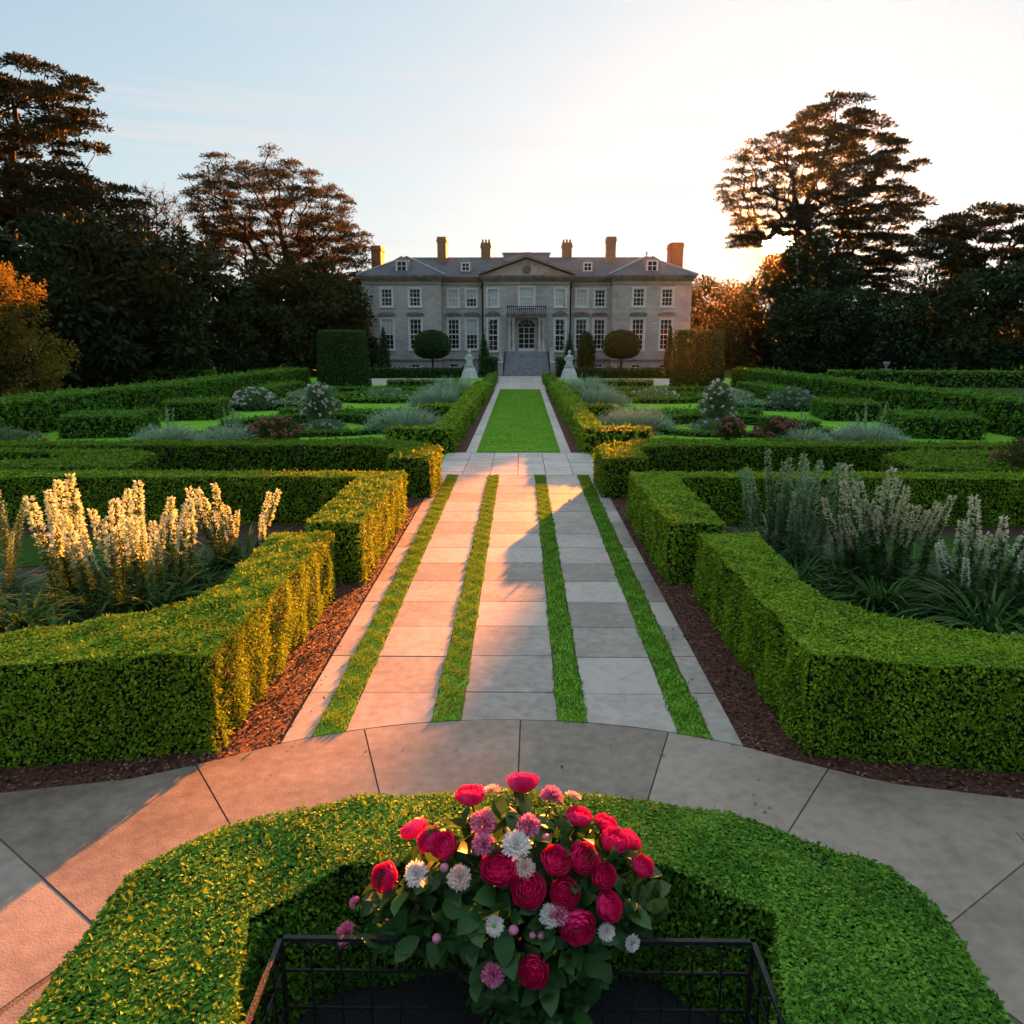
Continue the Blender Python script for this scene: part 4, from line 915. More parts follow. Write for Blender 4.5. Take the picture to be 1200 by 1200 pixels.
# left side
tree('cedar_tree', 'tall layered cedar cut by the left edge, tallest tree at left', 72, [(-44.4, 0), (-43.9, 10), (-43.2, 16), (-41.8, 24.4)], .85,
     [K(poly=[(-52, 25), (-47.6, 26.8), (-42.7, 26.4), (-40, 26), (-37.3, 24.8), (-35.6, 20.6), (-36.6, 19.3), (-39.4, 18.9), (-41, 18.3), (-49, 18.3), (-53, 20)], n=110, r=1.55, flat=.28, per=380, leaf=.34, mat=0, depth=6),
      K(poly=[(-52, 17.2), (-40.3, 17.6), (-36, 17.1), (-33.9, 15.5), (-31.9, 13.0), (-34.3, 13.0), (-40.1, 13.3), (-52, 12.2)], n=110, r=1.8, flat=.3, per=430, leaf=.34, mat=1, depth=7)],
     ['cedar_sun_tone', 'cedar'], 101, slope=.12, limb=.04)  # upper tier coloured as sunlit, lower tier left green
tree('yew_tree', 'broad blackish conifer below the tall left cedar', 60, [(-37, 0), (-36.5, 9)], .6,
     [K(poly=[(-44, 11.3), (-33.4, 11.6), (-30.5, 10.4), (-29.5, 8.2), (-29.2, 4), (-29.9, .6), (-44, .6)], n=120, r=1.7, flat=.55, per=285, leaf=0.57, mat=0, depth=4, limbs=0)], ['yew', 'cedar_sun_tone'], 102)
tree('yew_tree', 'blackish conifer with sun-toned tips right of the broad dark one', 64, [(-30, 0), (-30, 9.8)], .5,
     [K(poly=[(-33.8, 11.2), (-30.5, 11.8), (-28.1, 10), (-26.5, 7.8), (-25.8, 4.6), (-25.6, .5), (-35, .5)], n=85, r=1.5, flat=.5, per=285, leaf=0.54, mat=0, depth=4, limbs=0),
      K(poly=[(-32, 10.6), (-30, 11.4), (-27.6, 9.4), (-25.9, 6.5), (-28, 7)], n=16, r=1.2, flat=.4, per=105, leaf=0.46, mat=1, depth=4.5, limbs=0)], ['yew', 'cedar_sun_tone'], 103)  # tips coloured warmer to put low sunlight on them
tree('beech_tree', 'small pointed bronze tree between the dark conifers and the spreading tree', 74, [(-28.6, 0), (-28.7, 10.6)], .35,
     [K(poly=[(-32.5, 7.2), (-29.0, 12.0), (-27.2, 10.8), (-25, 8.3), (-24.4, .3), (-32.5, .3)], n=70, r=1.35, flat=.7, per=255, leaf=0.46, mat=0, depth=3.5, limbs=0),
      K(poly=[(-31, 8.5), (-29.0, 11.8), (-27.2, 10.6), (-26.5, 8)], n=14, r=1.0, flat=.7, per=120, leaf=0.41, mat=1, depth=3, limbs=0)], ['evergreen', 'beech'], 104)
tree('spreading_tree', 'great spreading thin-leaved tree just left of the house', 86, [(-23.6, 0), (-23.8, 8), (-24.2, 12), (-25, 16.5)], .75,
     [K(poly=[(-33.6, 17.1), (-32.6, 19.1), (-29.2, 21.0), (-26.6, 20.4), (-23.5, 21.1), (-20.1, 19.2), (-17.0, 16.6), (-18.4, 14.9), (-21, 15.5), (-25, 14), (-29, 14.5), (-32.5, 15)], n=210, r=1.0, flat=.45, per=200, leaf=.24, mat=0, depth=6, asp=.36),
      K(poly=[(-33.5, 15), (-29, 14.5), (-25, 13), (-21, 15), (-18.4, 15), (-16.4, 14.1), (-16.1, 11), (-16.1, 7.9), (-22, 7.6), (-27.4, 8), (-31.5, 12.5)], n=170, r=1.2, flat=.38, per=330, leaf=.28, mat=1, depth=6, asp=.36)],
     ['sparse', 'beech'], 105, slope=.42, twigs=9, limb=.036, arch=.05, low=.3)
tree('evergreen_tree', 'dark rounded evergreen in front of the spreading tree trunk', 80, [(-21, 0), (-21.3, 7)], .5,
     [K(poly=[(-28.2, 7.2), (-24, 9.4), (-21.5, 10.3), (-17.3, 9.4), (-15.5, 7.1), (-15.3, .2), (-29, .2)], n=120, r=1.4, flat=.65, per=285, leaf=0.49, mat=0, depth=4, limbs=0),
      K(poly=[(-18.5, 9), (-16.2, 8), (-15.2, 5), (-15.4, 2), (-17.5, 3)], n=18, r=1.1, flat=.5, per=165, leaf=0.41, mat=1, depth=3, limbs=0)], ['evergreen', 'beech'], 106)  # right side: sunlight put into the leaf colour
tree('bare_tree', 'slender leafless tree rising behind the dark conifers', 100, [(-44.2, 0), (-43.6, 10), (-42.9, 19)], .32,
     [K(poly=[(-45.8, 17.8), (-42.7, 20.7), (-40.0, 18.7), (-39.8, 12.5), (-45.9, 12)], n=120, r=1.0, flat=1.2, per=6, leaf=.2, mat=0, depth=2.6)],
     ['sparse'], 107, slope=.8, twigs=14, limb=.034, arch=.0)
tree('golden_tree', 'golden autumn tree with weeping clumps at the left edge', 42, [(-27.4, 0), (-27.3, 3), (-27, 6)], .28,
     [K(poly=[(-31, 7.6), (-28.2, 7.5), (-26.3, 7.1), (-25.1, 6.7), (-24.6, 5.8), (-25.0, 4.6), (-26.2, 4.0), (-31, 3.8)], n=60, r=.75, flat=.7, per=260, leaf=.15, mat=0, depth=2.2, asp=.55),
      K(poly=[(-31, 4.2), (-25.4, 3.9), (-24.0, 3.5), (-23.4, 2.5), (-23.8, 1.8), (-25.1, .8), (-31, .6)], n=60, r=.72, flat=.65, per=260, leaf=.15, mat=0, depth=2.4, asp=.55)], ['autumn'], 108)
# right side
tree('shrubby_tree', 'low bronzed tree showing past the right end of the house', 93, [(21.5, 0), (21.5, 6)], .4,
     [K(poly=[(18.0, 8.4), (19.8, 9.2), (22.6, 9.3), (24, 8.2), (25.2, .1), (18.2, .1)], n=60, r=1.3, flat=.7, per=255, leaf=0.43, mat=0, depth=3, limbs=0)], ['evergreen'], 111)
tree('holm_oak', 'dark tree under the low sun at the foot of the right cedar', 98, [(31.5, 0), (31.5, 9)], .6,
     [K(poly=[(25.3, 8.4), (26.8, 8.8), (28.4, 9.8), (29.4, 11.2), (30.8, 12.0), (32.4, 14.6), (34, 15.0), (37, 12.6), (39, 7.9), (39.8, .2), (25, .2)], n=130, r=1.5, flat=.7, per=285, leaf=0.51, mat=0, depth=5, limbs=0),
      K(poly=[(28.7, 10.2), (28.8, 11.9), (29.4, 12.7), (31.2, 13.0), (31.2, 10.4)], n=40, r=.6, flat=.8, per=200, leaf=.34, mat=0, depth=2.5, limbs=0)],
     ['evergreen', 'evergreen'], 112)
tree('cedar_tree', 'tallest layered cedar on the right with the sun behind its lower boughs', 101, [(37, 0), (35.2, 9), (34.4, 13), (33.8, 19), (36.3, 27.6)], .95,
     [K(poly=[(31.5, 27), (33.5, 29.4), (36.4, 29.9), (38, 28.4), (39.2, 29.2), (41.2, 27), (41.4, 24.7), (45, 23.4), (43.8, 21), (47.9, 19.1), (45.5, 16.4), (47, 14), (45, 11.5), (40, 13), (36.5, 15), (34.4, 18)], n=215, r=1.35, flat=.31, per=310, leaf=.36, mat=0, depth=6),
      K(poly=[(38, 13.5), (45, 12), (46.6, 8), (44.5, 7.2), (40, 9.3), (36.5, 11.5)], n=60, r=1.3, flat=.34, per=260, leaf=.36, mat=0, depth=4.5),
      K(poly=[(31.4, 27), (28.4, 25.9), (25.6, 25.2), (24.8, 22.5), (23.9, 21), (24.4, 18.6), (26.3, 17.9), (29, 18.4), (31.6, 18.2), (32.4, 21)], n=110, r=.9, flat=.36, per=150, leaf=.28, mat=0, depth=4.5),
      K(poly=[(30.4, 15.9), (33.5, 15.2), (33.8, 18.6), (32.2, 18.8), (31.4, 17.0)], n=24, r=.8, flat=.36, per=260, leaf=.30, mat=0, depth=1.5),
      K(poly=[(25.4, 15.3), (27.6, 14.9), (29.6, 15.0), (30.6, 15.6), (31.6, 16.4), (29.5, 17.4), (27.5, 17.4), (25.4, 17.1)], n=34, r=.8, flat=.42, per=190, leaf=.28, mat=0, depth=1.5),
      K(poly=[(25.2, 14.0), (28.6, 13.9), (28.6, 15.0), (25.2, 15.3)], n=20, r=.62, flat=.38, per=170, leaf=.28, mat=0, depth=1.2)],
     ['cedar_sun_tone'], 113, slope=.3, twigs=5, limb=.05, low=.3)
tree('dark_bush', 'wide dark bush between the right topiary drum and the layered pine', 84, [(33.5, 0), (33.5, 5)], .4,
     [K(poly=[(26.4, 5.6), (30, 7.8), (34.3, 7.5), (38.7, 6.4), (40.2, .1), (27, .1)], n=80, r=1.3, flat=.65, per=270, leaf=0.46, mat=0, depth=3.5, limbs=0)], ['evergreen'], 114)
tree('pine_tree', 'layered pine cut by the right edge of the view', 84, [(47.5, 0), (47.2, 7), (48.5, 14)], .6,
     [K(poly=[(40.0, 12.3), (41.2, 14.4), (43.6, 15.6), (46.5, 15.5), (49.3, 16.2), (57, 15.6), (58, 9), (50.3, 9), (45.3, 8.2), (42.2, 9.2)], n=170, r=1.35, flat=.36, per=330, leaf=.34, mat=0, depth=5)], ['cedar'], 115, slope=.2)
tree('open_tree', 'small open twiggy tree between the right cedar and the pine', 95, [(47.4, 0), (47, 6), (46.3, 10)], .3,
     [K(poly=[(43.2, 9.6), (44.5, 13), (47, 12.5), (50, 9.6), (50.3, 4.9), (43.9, 4.9)], n=60, r=.9, flat=.5, per=44, leaf=.26, mat=0, depth=3)], ['sparse'], 116, slope=.6, twigs=10, limb=.022)
tree('dark_bush', 'massive dark evergreen bush along the right edge under the pine', 76, [(46, 0), (46, 7)], .5,
     [K(poly=[(33.4, 5.0), (37.1, 8.2), (41, 8.6), (45.4, 9.3), (52.2, 10), (56, 10), (56, .1), (34, .1)], n=150, r=1.6, flat=.6, per=300, leaf=0.51, mat=0, depth=4, limbs=0)], ['evergreen'], 117)
# far-off wood behind everything
rw = np.random.default_rng(55); mb = MB()
for x0, x1, Y, h in ((-130, -19, 118, 9.5), (19, 130, 118, 8.0)):
    n = 26000; x = rw.uniform(x0, x1, n); hh = h * (.8 + .25 * smooth_noise(x * .12, x * .03, 4)) ; z = rw.random(n) * hh
    y = Y + rw.uniform(-4, 4, n) + 3 * np.sin(x * .3)
    mb.leaves(np.column_stack([x, y, z]), rnd_dir(n, rw), rnd_dir(n, rw), rw.uniform(.6, 1.3, n), rw.uniform(.4, .7, n), .1)
tag(mb.obj('distant_wood', M['yew']), kind='stuff')

# ------------------------------------------------------------------ topiary and things before the house
def shape_leaves(mb, prof, c, dens, leaf, rng, sx=1.0, sy=1.0, rough=.03):
    """leaf skin over a turned profile [(r,z)..]"""
    prof = np.array(prof, float)
    for (r0, z0), (r1, z1) in zip(prof[:-1], prof[1:]):
        sl = math.hypot(r1 - r0, z1 - z0); n = int(math.pi * (r0 + r1) * sl * dens * max(sx, sy))
        if n < 1: continue
        t = rng.random(n); r = r0 + (r1 - r0) * t; z = z0 + (z1 - z0) * t; a = rng.random(n) * 2 * math.pi
        nr, nz_ = (z1 - z0) / (sl + 1e-9), -(r1 - r0) / (sl + 1e-9)
        NN = np.column_stack([np.cos(a) * nr, np.sin(a) * nr, np.full(n, nz_)])
        rr = r + rough * smooth_noise(a * 3, z * 2, 2) + rng.normal(0, leaf * .2, n)
        Pp = np.column_stack([c[0] + sx * rr * np.cos(a), c[1] + sy * rr * np.sin(a), c[2] + z])
        D = unit(rnd_dir(n, rng) * .9 + NN * .6); Ln = leaf * rng.uniform(.7, 1.3, n)
        mb.leaves(Pp - D * Ln[:, None] * .4, D, unit(NN + rnd_dir(n, rng) * .5), Ln, Ln * rng.uniform(.45, .7, n), .12, 0)
def topiary(name, label, loc, prof, dens, leaf, stem=None, mat='topiary', seed=1, group=None, cat='topiary'):
    rng = np.random.default_rng(seed); root = empty(name, loc, label, cat, group)
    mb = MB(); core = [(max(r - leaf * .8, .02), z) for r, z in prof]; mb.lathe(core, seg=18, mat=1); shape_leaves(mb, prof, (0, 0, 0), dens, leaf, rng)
    mb.obj('foliage', [M[mat], M['hedge_core']], root)
    if stem:
        s = MB(); s.tube([(0, 0, 0), (.02, .01, stem * .5), (0, 0, stem)], [.13, .10, .09], 8); s.obj('stem', M['bark'], root)
    return root
for s, sd in ((-1, 'left'), (1, 'right')):
    topiary('topiary_drum', f'huge clipped cylindrical yew drum standing {sd} of the house front', (s * 13.1, 60.5, 0), [(1.95, 0), (1.88, 1.5), (1.78, 3.0), (1.70, 4.05), (1.6, 4.15), (.01, 4.2)], 150, .15, seed=31 + s, group='topiary drums')
    topiary('ball_topiary', f'dark ball topiary on a short trunk before the house, {sd} of the steps', (XC + s * 9.0, 78.0, 0), [(.05, 1.62), (.9, 1.68), (1.5, 2.0), (1.75, 2.55), (1.72, 3.1), (1.45, 3.7), (.9, 4.1), (.05, 4.25)], 110, .17, 1.9, seed=33 + s, group='ball topiaries')
    topiary('cone_topiary', f'slim dark cone shrub against the outer wing of the house, {sd} end', (XC + s * 13.9, 79.6, 0), [(.45, 0), (.55, .8), (.5, 2.0), (.28, 3.6), (.02, 4.6)], 110, .17, seed=35 + s, group='slim cone shrubs')
    topiary('cone_topiary', f'dark cone shrub just {sd} of the house steps', (XC + s * 4.1, 79.0, 0), [(.42, 0), (.5, .9), (.42, 2.2), (.2, 3.3), (.02, 3.9)], 110, .17, seed=37 + s, group='slim cone shrubs')
    P = [(x, y) for x, y in rect(XC + s * 3.45 - .62, XC + s * 3.45 + .62, 75.9, 77.1)]
    hedge('block_topiary', f'square clipped block topiary at the foot of the steps, {sd} side', P, 1.75, 130, .16, 'topiary', 140 + s, 'square blocks by the steps')
topiary('round_bush', 'loose dark round bush at the far left corner of the house', (-16.3, 80.5, 0), [(1.1, 0), (1.5, .8), (1.5, 1.9), (1.1, 2.8), (.4, 3.4), (.02, 3.5)], 90, .22, seed=39)
topiary('round_bush', 'plump green column shrub by the right drainpipe of the house', (6.4, 79.8, 0), [(.5, 0), (.8, .7), (.85, 2.2), (.75, 3.2), (.4, 3.9), (.02, 4.1)], 110, .18, seed=41)

def statue(x, y, label, turn, seed):
    root = empty('garden_statue', (x, y, 0), label, 'statue', 'statues before the steps')
    p = MB(); p.lathe([(.82, 0), (.84, .06), (.74, .14), (.66, .5), (.50, .9), (.40, 1.05), (.46, 1.1), (.46, 1.18)], seg=16); p.obj('pedestal', M['stone_pale'], root)
    f = MB()
    f.lathe([(.30, 1.181), (.33, 1.3), (.29, 1.55), (.24, 1.72), (.27, 1.86), (.30, 1.98), (.26, 2.06), (.10, 2.12), (.075, 2.18), (.10, 2.22), (.135, 2.31), (.14, 2.40), (.11, 2.48), (.03, 2.53)], seg=16, sx=1.0, sy=.72, wob=.05)
    f.tube([(-.26, 0, 1.98), (-.38, -.06, 1.78), (-.30, -.2, 1.6)], [.085, .07, .05], 8); f.tube([(.26, 0, 1.98), (.37, -.02, 1.76), (.2, -.2, 1.70)], [.085, .07, .05], 8)
    f.lathe([(.03, -.02), (.05, .03), (.02, .08)], (0, -.11, 2.32), 8)
    f.obj('figure', M['stone_pale'], root); root.rotation_euler = (0, 0, turn)
statue(-4.55, 72.9, 'pale stone statue on a flared base, left of the steps', .3, 1); statue(4.3, 71.8, 'pale stone statue on a flared base, right of the steps', -.3, 2)
def urn(x, y, label):
    root = empty('stone_urn', (x, y, 0), label, 'urn', 'distant stone urns'); root.scale = (.7, .7, .9); p = MB(); p.bb(-.42, .42, -.42, .42, 0, .8); p.bb(-.5, .5, -.5, .5, .802, .92); p.obj('plinth', M['step_stone'], root)
    u = MB(); u.lathe([(.2, .922), (.12, 1.05), (.38, 1.35), (.44, 1.6), (.36, 1.62)], seg=14); u.obj('bowl', M['step_stone'], root)
urn(33.0, 74, 'small grey stone urn far off in the field at right'); urn(-36.5, 74, 'small grey stone urn far off in the field at left')

# ------------------------------------------------------------------ border plants
def silver_mound(label, x, y, r, h, seed, spikes=0, mat='silver', group='silver lavender mounds'):
    rng = np.random.default_rng(seed); mb = MB(); n = int(1500 * r)
    a = rng.random(n) * 2 * math.pi; q = np.sqrt(rng.random(n)); el = 1.2 - 1.0 * q + rng.normal(0, .12, n)
    D0 = np.column_stack([np.cos(a) * np.cos(el), np.sin(a) * np.cos(el), np.sin(el)])
    P = np.column_stack([np.cos(a) * q * r * .62, np.sin(a) * q * r * .62, np.full(n, .02)])
    L_ = h * rng.uniform(.65, 1.05, n) * (1.15 - .25 * q)
    mb.blades(P, D0, .35, L_, .022 + .012 * rng.random(n), 3)
    # small leaves up the stems
    m = int(5200 * r); k = rng.integers(0, n, m); t = rng.uniform(.3, 1, m)
    pos = P[k] + D0[k] * (L_[k] * t)[:, None] - np.array([0, 0, 1]) * (.12 * t * t * L_[k])[:, None]
    mb.leaves(pos, unit(D0[k] + rnd_dir(m, rng) * .7), rnd_dir(m, rng), .085, .034, .1)
    root = empty('lavender_mound', (x, y, 0), label, 'lavender', group); mb.obj('foliage', M[mat], root)
    for i in range(spikes):
        f = MB(); aa = rng.random() * 6.28; rr = rng.random() * r * .6; hh = h * rng.uniform(1.15, 1.6)
        b = np.array([math.cos(aa) * rr * .5, math.sin(aa) * rr * .5, 0]); tp = np.array([math.cos(aa) * rr, math.sin(aa) * rr, hh])
        f.tube([b, (b + tp) / 2 + (0, 0, .05), tp], .008, 4, 1); m = 60; t = rng.uniform(.6, 1, m)
        f.leaves(b + (tp - b) * t[:, None] + rng.normal(0, .02, (m, 3)), rnd_dir(m, rng), rnd_dir(m, rng), .06, .04, .1, 0)
        f.obj('flower_spike', [M['floret_green'], M['stem_grey']], root)
for i, (lb, x, y, r, h, sp) in enumerate([
    ('silver mound behind the stepped hedge, left of the lawn, biggest of that row', -4.75, 33.6, 1.35, 1.25, 0), ('round silver mound halfway along the left stepped hedges', -4.5, 45.5, 1.35, 1.4, 0), ('silver mound farthest along the left stepped hedges', -4.3, 52.8, 1.3, 1.5, 0),
    ('silver mound behind the stepped hedge, right of the lawn, biggest of that row', 4.8, 33.6, 1.4, 1.25, 0), ('round silver mound halfway along the right stepped hedges', 4.4, 45.5, 1.35, 1.4, 0), ('silver mound farthest along the right stepped hedges', 4.2, 54.0, 1.3, 1.5, 0),
    ('silver mound with thin spikes, far left behind the long left hedge', -12.6, 28.6, 1.15, .95, 4), ('silver mound with tall spikes beside the dusty pink flowers at left', -10.4, 28.7, 1.1, .95, 5),
    ('silver mound with spikes near the right lawn edge behind the long right hedge', 12.7, 29.3, 1.3, 1.0, 6), ('small silver mound beside the dusty pink flowers at right', 10.3, 29.0, .8, .8, 2)]):
    silver_mound(lb, x, y, r, h, 200 + i, sp)
def bloom_bush(name, label, x, y, r, h, leafm, blm, nb, seed, group=None, br=.09, stem=0.0, cat='shrub', ln=.11):
    rng = np.random.default_rng(seed); root = empty(name, (x, y, 0), label, cat, group); mb = MB()
    n = int(2600 * r * max(h, .6)); v = rnd_dir(n, rng) * (rng.random(n) ** .4)[:, None]; v[:, 2] = v[:, 2] * .5 + .5
    wv = .75 + .35 * smooth_noise(np.arctan2(v[:, 1], v[:, 0]) * 2, v[:, 2] * 4, seed)
    pos = np.column_stack([v[:, 0] * r * wv, v[:, 1] * r * wv, stem + v[:, 2] * (h - stem)])
    D = unit(v * [1, 1, .6] + rnd_dir(n, rng) * .7); Ln = ln * rng.uniform(.7, 1.3, n)
    mb.leaves(pos, D, rnd_dir(n, rng), Ln, Ln * .5, .12); mb.obj('foliage', M[leafm], root)
    s = MB()
    for i in range(7): a = rng.random() * 6.28; rr = r * .6 * rng.random(); s.tube([(0, 0, 0), (math.cos(a) * rr * .4, math.sin(a) * rr * .4, h * .45), (math.cos(a) * rr, math.sin(a) * rr, h * .85)], [.03, .02, .01], 5)
    s.obj('stem', M['stem'], root)
    proto = None
    for i in range(nb):
        d = rnd_dir(1, rng)[0]; d[1] = -abs(d[1]) if rng.random() < .75 else d[1]; d[2] = abs(d[2])
        p = (d[0] * r * .95, d[1] * r * .95, stem + (.3 + .72 * d[2]) * (h - stem))
        if proto is None:
            b = MB(); m = 34; vv = rnd_dir(m, rng); vv[:, 2] = abs(vv[:, 2]); b.leaves(vv * br * .2, unit(vv + rnd_dir(m, rng) * .3), rnd_dir(m, rng), br, br * .6, .2)
            proto = o = b.obj('blossom', M[blm], root)
        else: o = proto.copy(); C.objects.link(o); o.parent = root
        o.location = p; o.rotation_euler = (rng.normal(0, .5), rng.normal(0, .5), rng.random() * 6); k = rng.uniform(.7, 1.25); o.scale = (k, k, k)
    return root
bloom_bush('rose_bush', 'tall white flowered rose bush in the left parterre crescent', -8.6, 34.6, .78, 1.95, 'greygreen', 'blossom_white', 46, 231, 'white rose bushes', .075)
bloom_bush('rose_bush', 'tall white flowered rose bush in the right parterre crescent', 8.5, 34.6, .8, 2.0, 'greygreen', 'blossom_white', 46, 232, 'white rose bushes', .075)
bloom_bush('flowering_shrub', 'round white flowered shrub by the left boundary block hedges', -14.0, 42.6, 1.3, 1.15, 'greygreen', 'blossom_white', 60, 233, None, .075)
bloom_bush('flowering_shrub', 'round lilac flowered shrub by the right boundary block hedges', 14.3, 42.8, 1.3, 1.15, 'greygreen', 'blossom_lilac', 60, 234, None, .075)
bloom_bush('flower_clump', 'low clump of dusty pink flowers behind the long left hedge', -8.8, 29.2, 1.15, .95, 'red_leaf', 'blossom_rust', 40, 235, None, .10, cat='flowers')
bloom_bush('flower_clump', 'low clump of dusty pink flowers behind the long right hedge, nearer the mound', 9.6, 29.9, .9, .95, 'red_leaf', 'blossom_rust', 32, 236, None, .10, cat='flowers')
bloom_bush('flower_clump', 'round dusty pink flower head clump at right, nearer the path', 7.9, 30.2, .6, .9, 'red_leaf', 'blossom_rust', 26, 237, None, .10, cat='flowers')
bloom_bush('edge_shrub', 'bronze leaved shrub with pinkish heads cut by the right edge', 12.2, 18.4, 1.35, 1.75, 'red_leaf', 'blossom_rust', 26, 238, None, .09)
bloom_bush('edge_shrub', 'grey green shrub with pinkish heads cut by the left edge', -15.4, 23.6, 1.5, 1.25, 'greygreen', 'blossom_rust', 14, 239, None, .12)
bloom_bush('ground_cover_clump', 'small pale flowered clump in the far left parterre', -8.2, 49.5, 1.6, .7, 'thyme', 'blossom_white', 18, 240, None, .07)
bloom_bush('ground_cover_clump', 'small pale flowered clump in the far right parterre', 8.2, 49.5, 1.6, .7, 'thyme', 'blossom_white', 18, 241, None, .07)
bloom_bush('ground_cover_clump', 'low mixed green clump at the foot of the left white rose', -8.0, 33.0, 1.1, .5, 'greygreen', 'blossom_lilac', 10, 242, None, .09)
bloom_bush('ground_cover_clump', 'low mixed green clump at the foot of the right white rose', 7.9, 33.0, 1.1, .5, 'greygreen', 'blossom_lilac', 10, 243, None, .09)

def spike_mesh(h, lean, rng, fat, dens, fl=.034):
    f = MB(); t = np.linspace(0, 1, 7)[:, None]
    p = np.column_stack([lean * t[:, 0] ** 1.6, .06 * np.sin(t[:, 0] * 4) * h * .3, h * t[:, 0]]); f.tube(p, np.linspace(.011, .004, 7), 5, 1)
    m = int(210 * dens); s = rng.uniform(.56, 1.0, m); q = np.column_stack([np.interp(s, t[:, 0], p[:, k]) for k in range(3)])
    rad = fat * (1.12 - s) / .55 * (.35 + .65 * np.clip((s - .52) / .14, 0, 1)) + .012
    a = rng.random(m) * 6.283; d = np.column_stack([np.cos(a), np.sin(a), rng.uniform(-.1, .6, m)])
    f.leaves(q + d * (rad * rng.uniform(.55, 1, m))[:, None], unit(d + rnd_dir(m, rng) * .5), unit(rnd_dir(m, rng) + d), fl * rng.uniform(.7, 1.25, m), fl * .8, .2, 0)
    m = 260; s = rng.uniform(.04, .78, m); q = np.column_stack([np.interp(s, t[:, 0], p[:, k]) for k in range(3)])
    a = rng.random(m) * 6.283; d = np.column_stack([np.cos(a), np.sin(a), rng.uniform(-.2, .7, m)])
    f.leaves(q, unit(d), np.tile([0, 0, 1.0], (m, 1)), rng.uniform(.09, .19, m) * (1.15 - .7 * s), .046, .12, 2)
    return f
def perennial(label, x, y, h, spread, nspk, flm, leafm, blade, nbl, seed, bw=.035, fat=.05, dens=1.0, stem='stem', cat='flowers', name='flower_spire_plant', lean=.28, fl=.034):
    rng = np.random.default_rng(seed); root = empty(name, (x, y, 0), label, cat, None)
    mb = MB(); a = rng.random(nbl) * 6.283; q = np.sqrt(rng.random(nbl)); el = np.clip(1.25 - .85 * q + rng.normal(0, .15, nbl), .15, 1.45)
    D0 = np.column_stack([np.cos(a) * np.cos(el), np.sin(a) * np.cos(el), np.sin(el)])
    P = np.column_stack([np.cos(a) * q * spread * .55, np.sin(a) * q * spread * .55, np.full(nbl, .01)])
    mb.blades(P, D0, rng.uniform(.9, 1.7, nbl), blade * rng.uniform(.7, 1.2, nbl), bw * rng.uniform(.7, 1.3, nbl), 4)
    mb.obj('leaves', M[leafm], root)
    protos = []
    for i in range(nspk):
        if i < 4: o = spike_mesh(h, h * lean * rng.uniform(.2, 1.1), rng, fat, dens, fl).obj('flower_spike', [M[flm], M[stem], M[leafm]], root); protos.append(o)
        else: o = protos[i % 4].copy(); C.objects.link(o); o.parent = root
        a = rng.random() * 6.283; q = math.sqrt(rng.random()) * spread * .5; o.location = (math.cos(a) * q, math.sin(a) * q, 0)
        o.rotation_euler = (rng.normal(0, .10), rng.normal(0, .10), a + rng.normal(0, .6)); k = rng.uniform(.62, 1.08) * (1.05 - .25 * q / spread); o.scale = (k, k, k)
    return root
perennial('tall sunlit mass of pale pink flower spires in the left bed', -5.75, 11.3, 1.9, 1.95, 29, 'floret_pale', 'strap', 1.05, 420, 301, fat=.10, dens=1.25, lean=.16, fl=.058)
perennial('smaller clump of pale spires over arching leaves beside the left sunlit hedge', -4.55, 12.9, 1.65, .8, 11, 'floret_pale', 'strap', 1.1, 420, 302, fat=.075, lean=.22, bw=.036, fl=.05)
perennial('grey green spires at the far left edge of the left bed', -8.0, 11.4, 1.7, 1.2, 12, 'floret_green', 'greygreen', .9, 300, 303, fat=.05, stem='stem_grey', bw=.03)
perennial('airy grey green spires with arching leaves nearest the path in the right bed', 4.55, 13.5, 2.0, 1.4, 26, 'floret_green', 'greygreen', 1.15, 420, 304, fat=.06, dens=1.2, stem='stem_grey', bw=.032, lean=.25, fl=.045)
perennial('tall spires with dusty pink tops in the middle of the right bed', 5.75, 12.3, 1.95, 1.25, 28, 'floret_pink', 'strap', 1.1, 360, 305, fat=.085, dens=1.2, lean=.22, bw=.04, fl=.05)
perennial('white flowered spires over strap leaves at the right edge of the right bed', 6.75, 11.0, 1.6, 1.15, 18, 'floret_white', 'strap', 1.15, 420, 306, fat=.085, dens=1.2, lean=.28, bw=.045, fl=.05)
def leaf_clump(label, x, y, ln, n, bw, seed, mat='strap'):
    rng = np.random.default_rng(seed); mb = MB(); a = rng.random(n) * 6.283; el = rng.uniform(.25, 1.3, n)
    D0 = np.column_stack([np.cos(a) * np.cos(el), np.sin(a) * np.cos(el), np.sin(el)]); P = np.column_stack([np.cos(a), np.sin(a), np.zeros(n)]) * [.12, .12, 1] * rng.random(n)[:, None]
    mb.blades(P, D0, rng.uniform(.9, 1.8, n), ln * rng.uniform(.6, 1.15, n), bw * rng.uniform(.7, 1.3, n), 4)
    o = mb.obj('leaf_clump', M[mat], None, (x, y, .01)); tag(o, label, 'plant', 'arching leaf clumps')
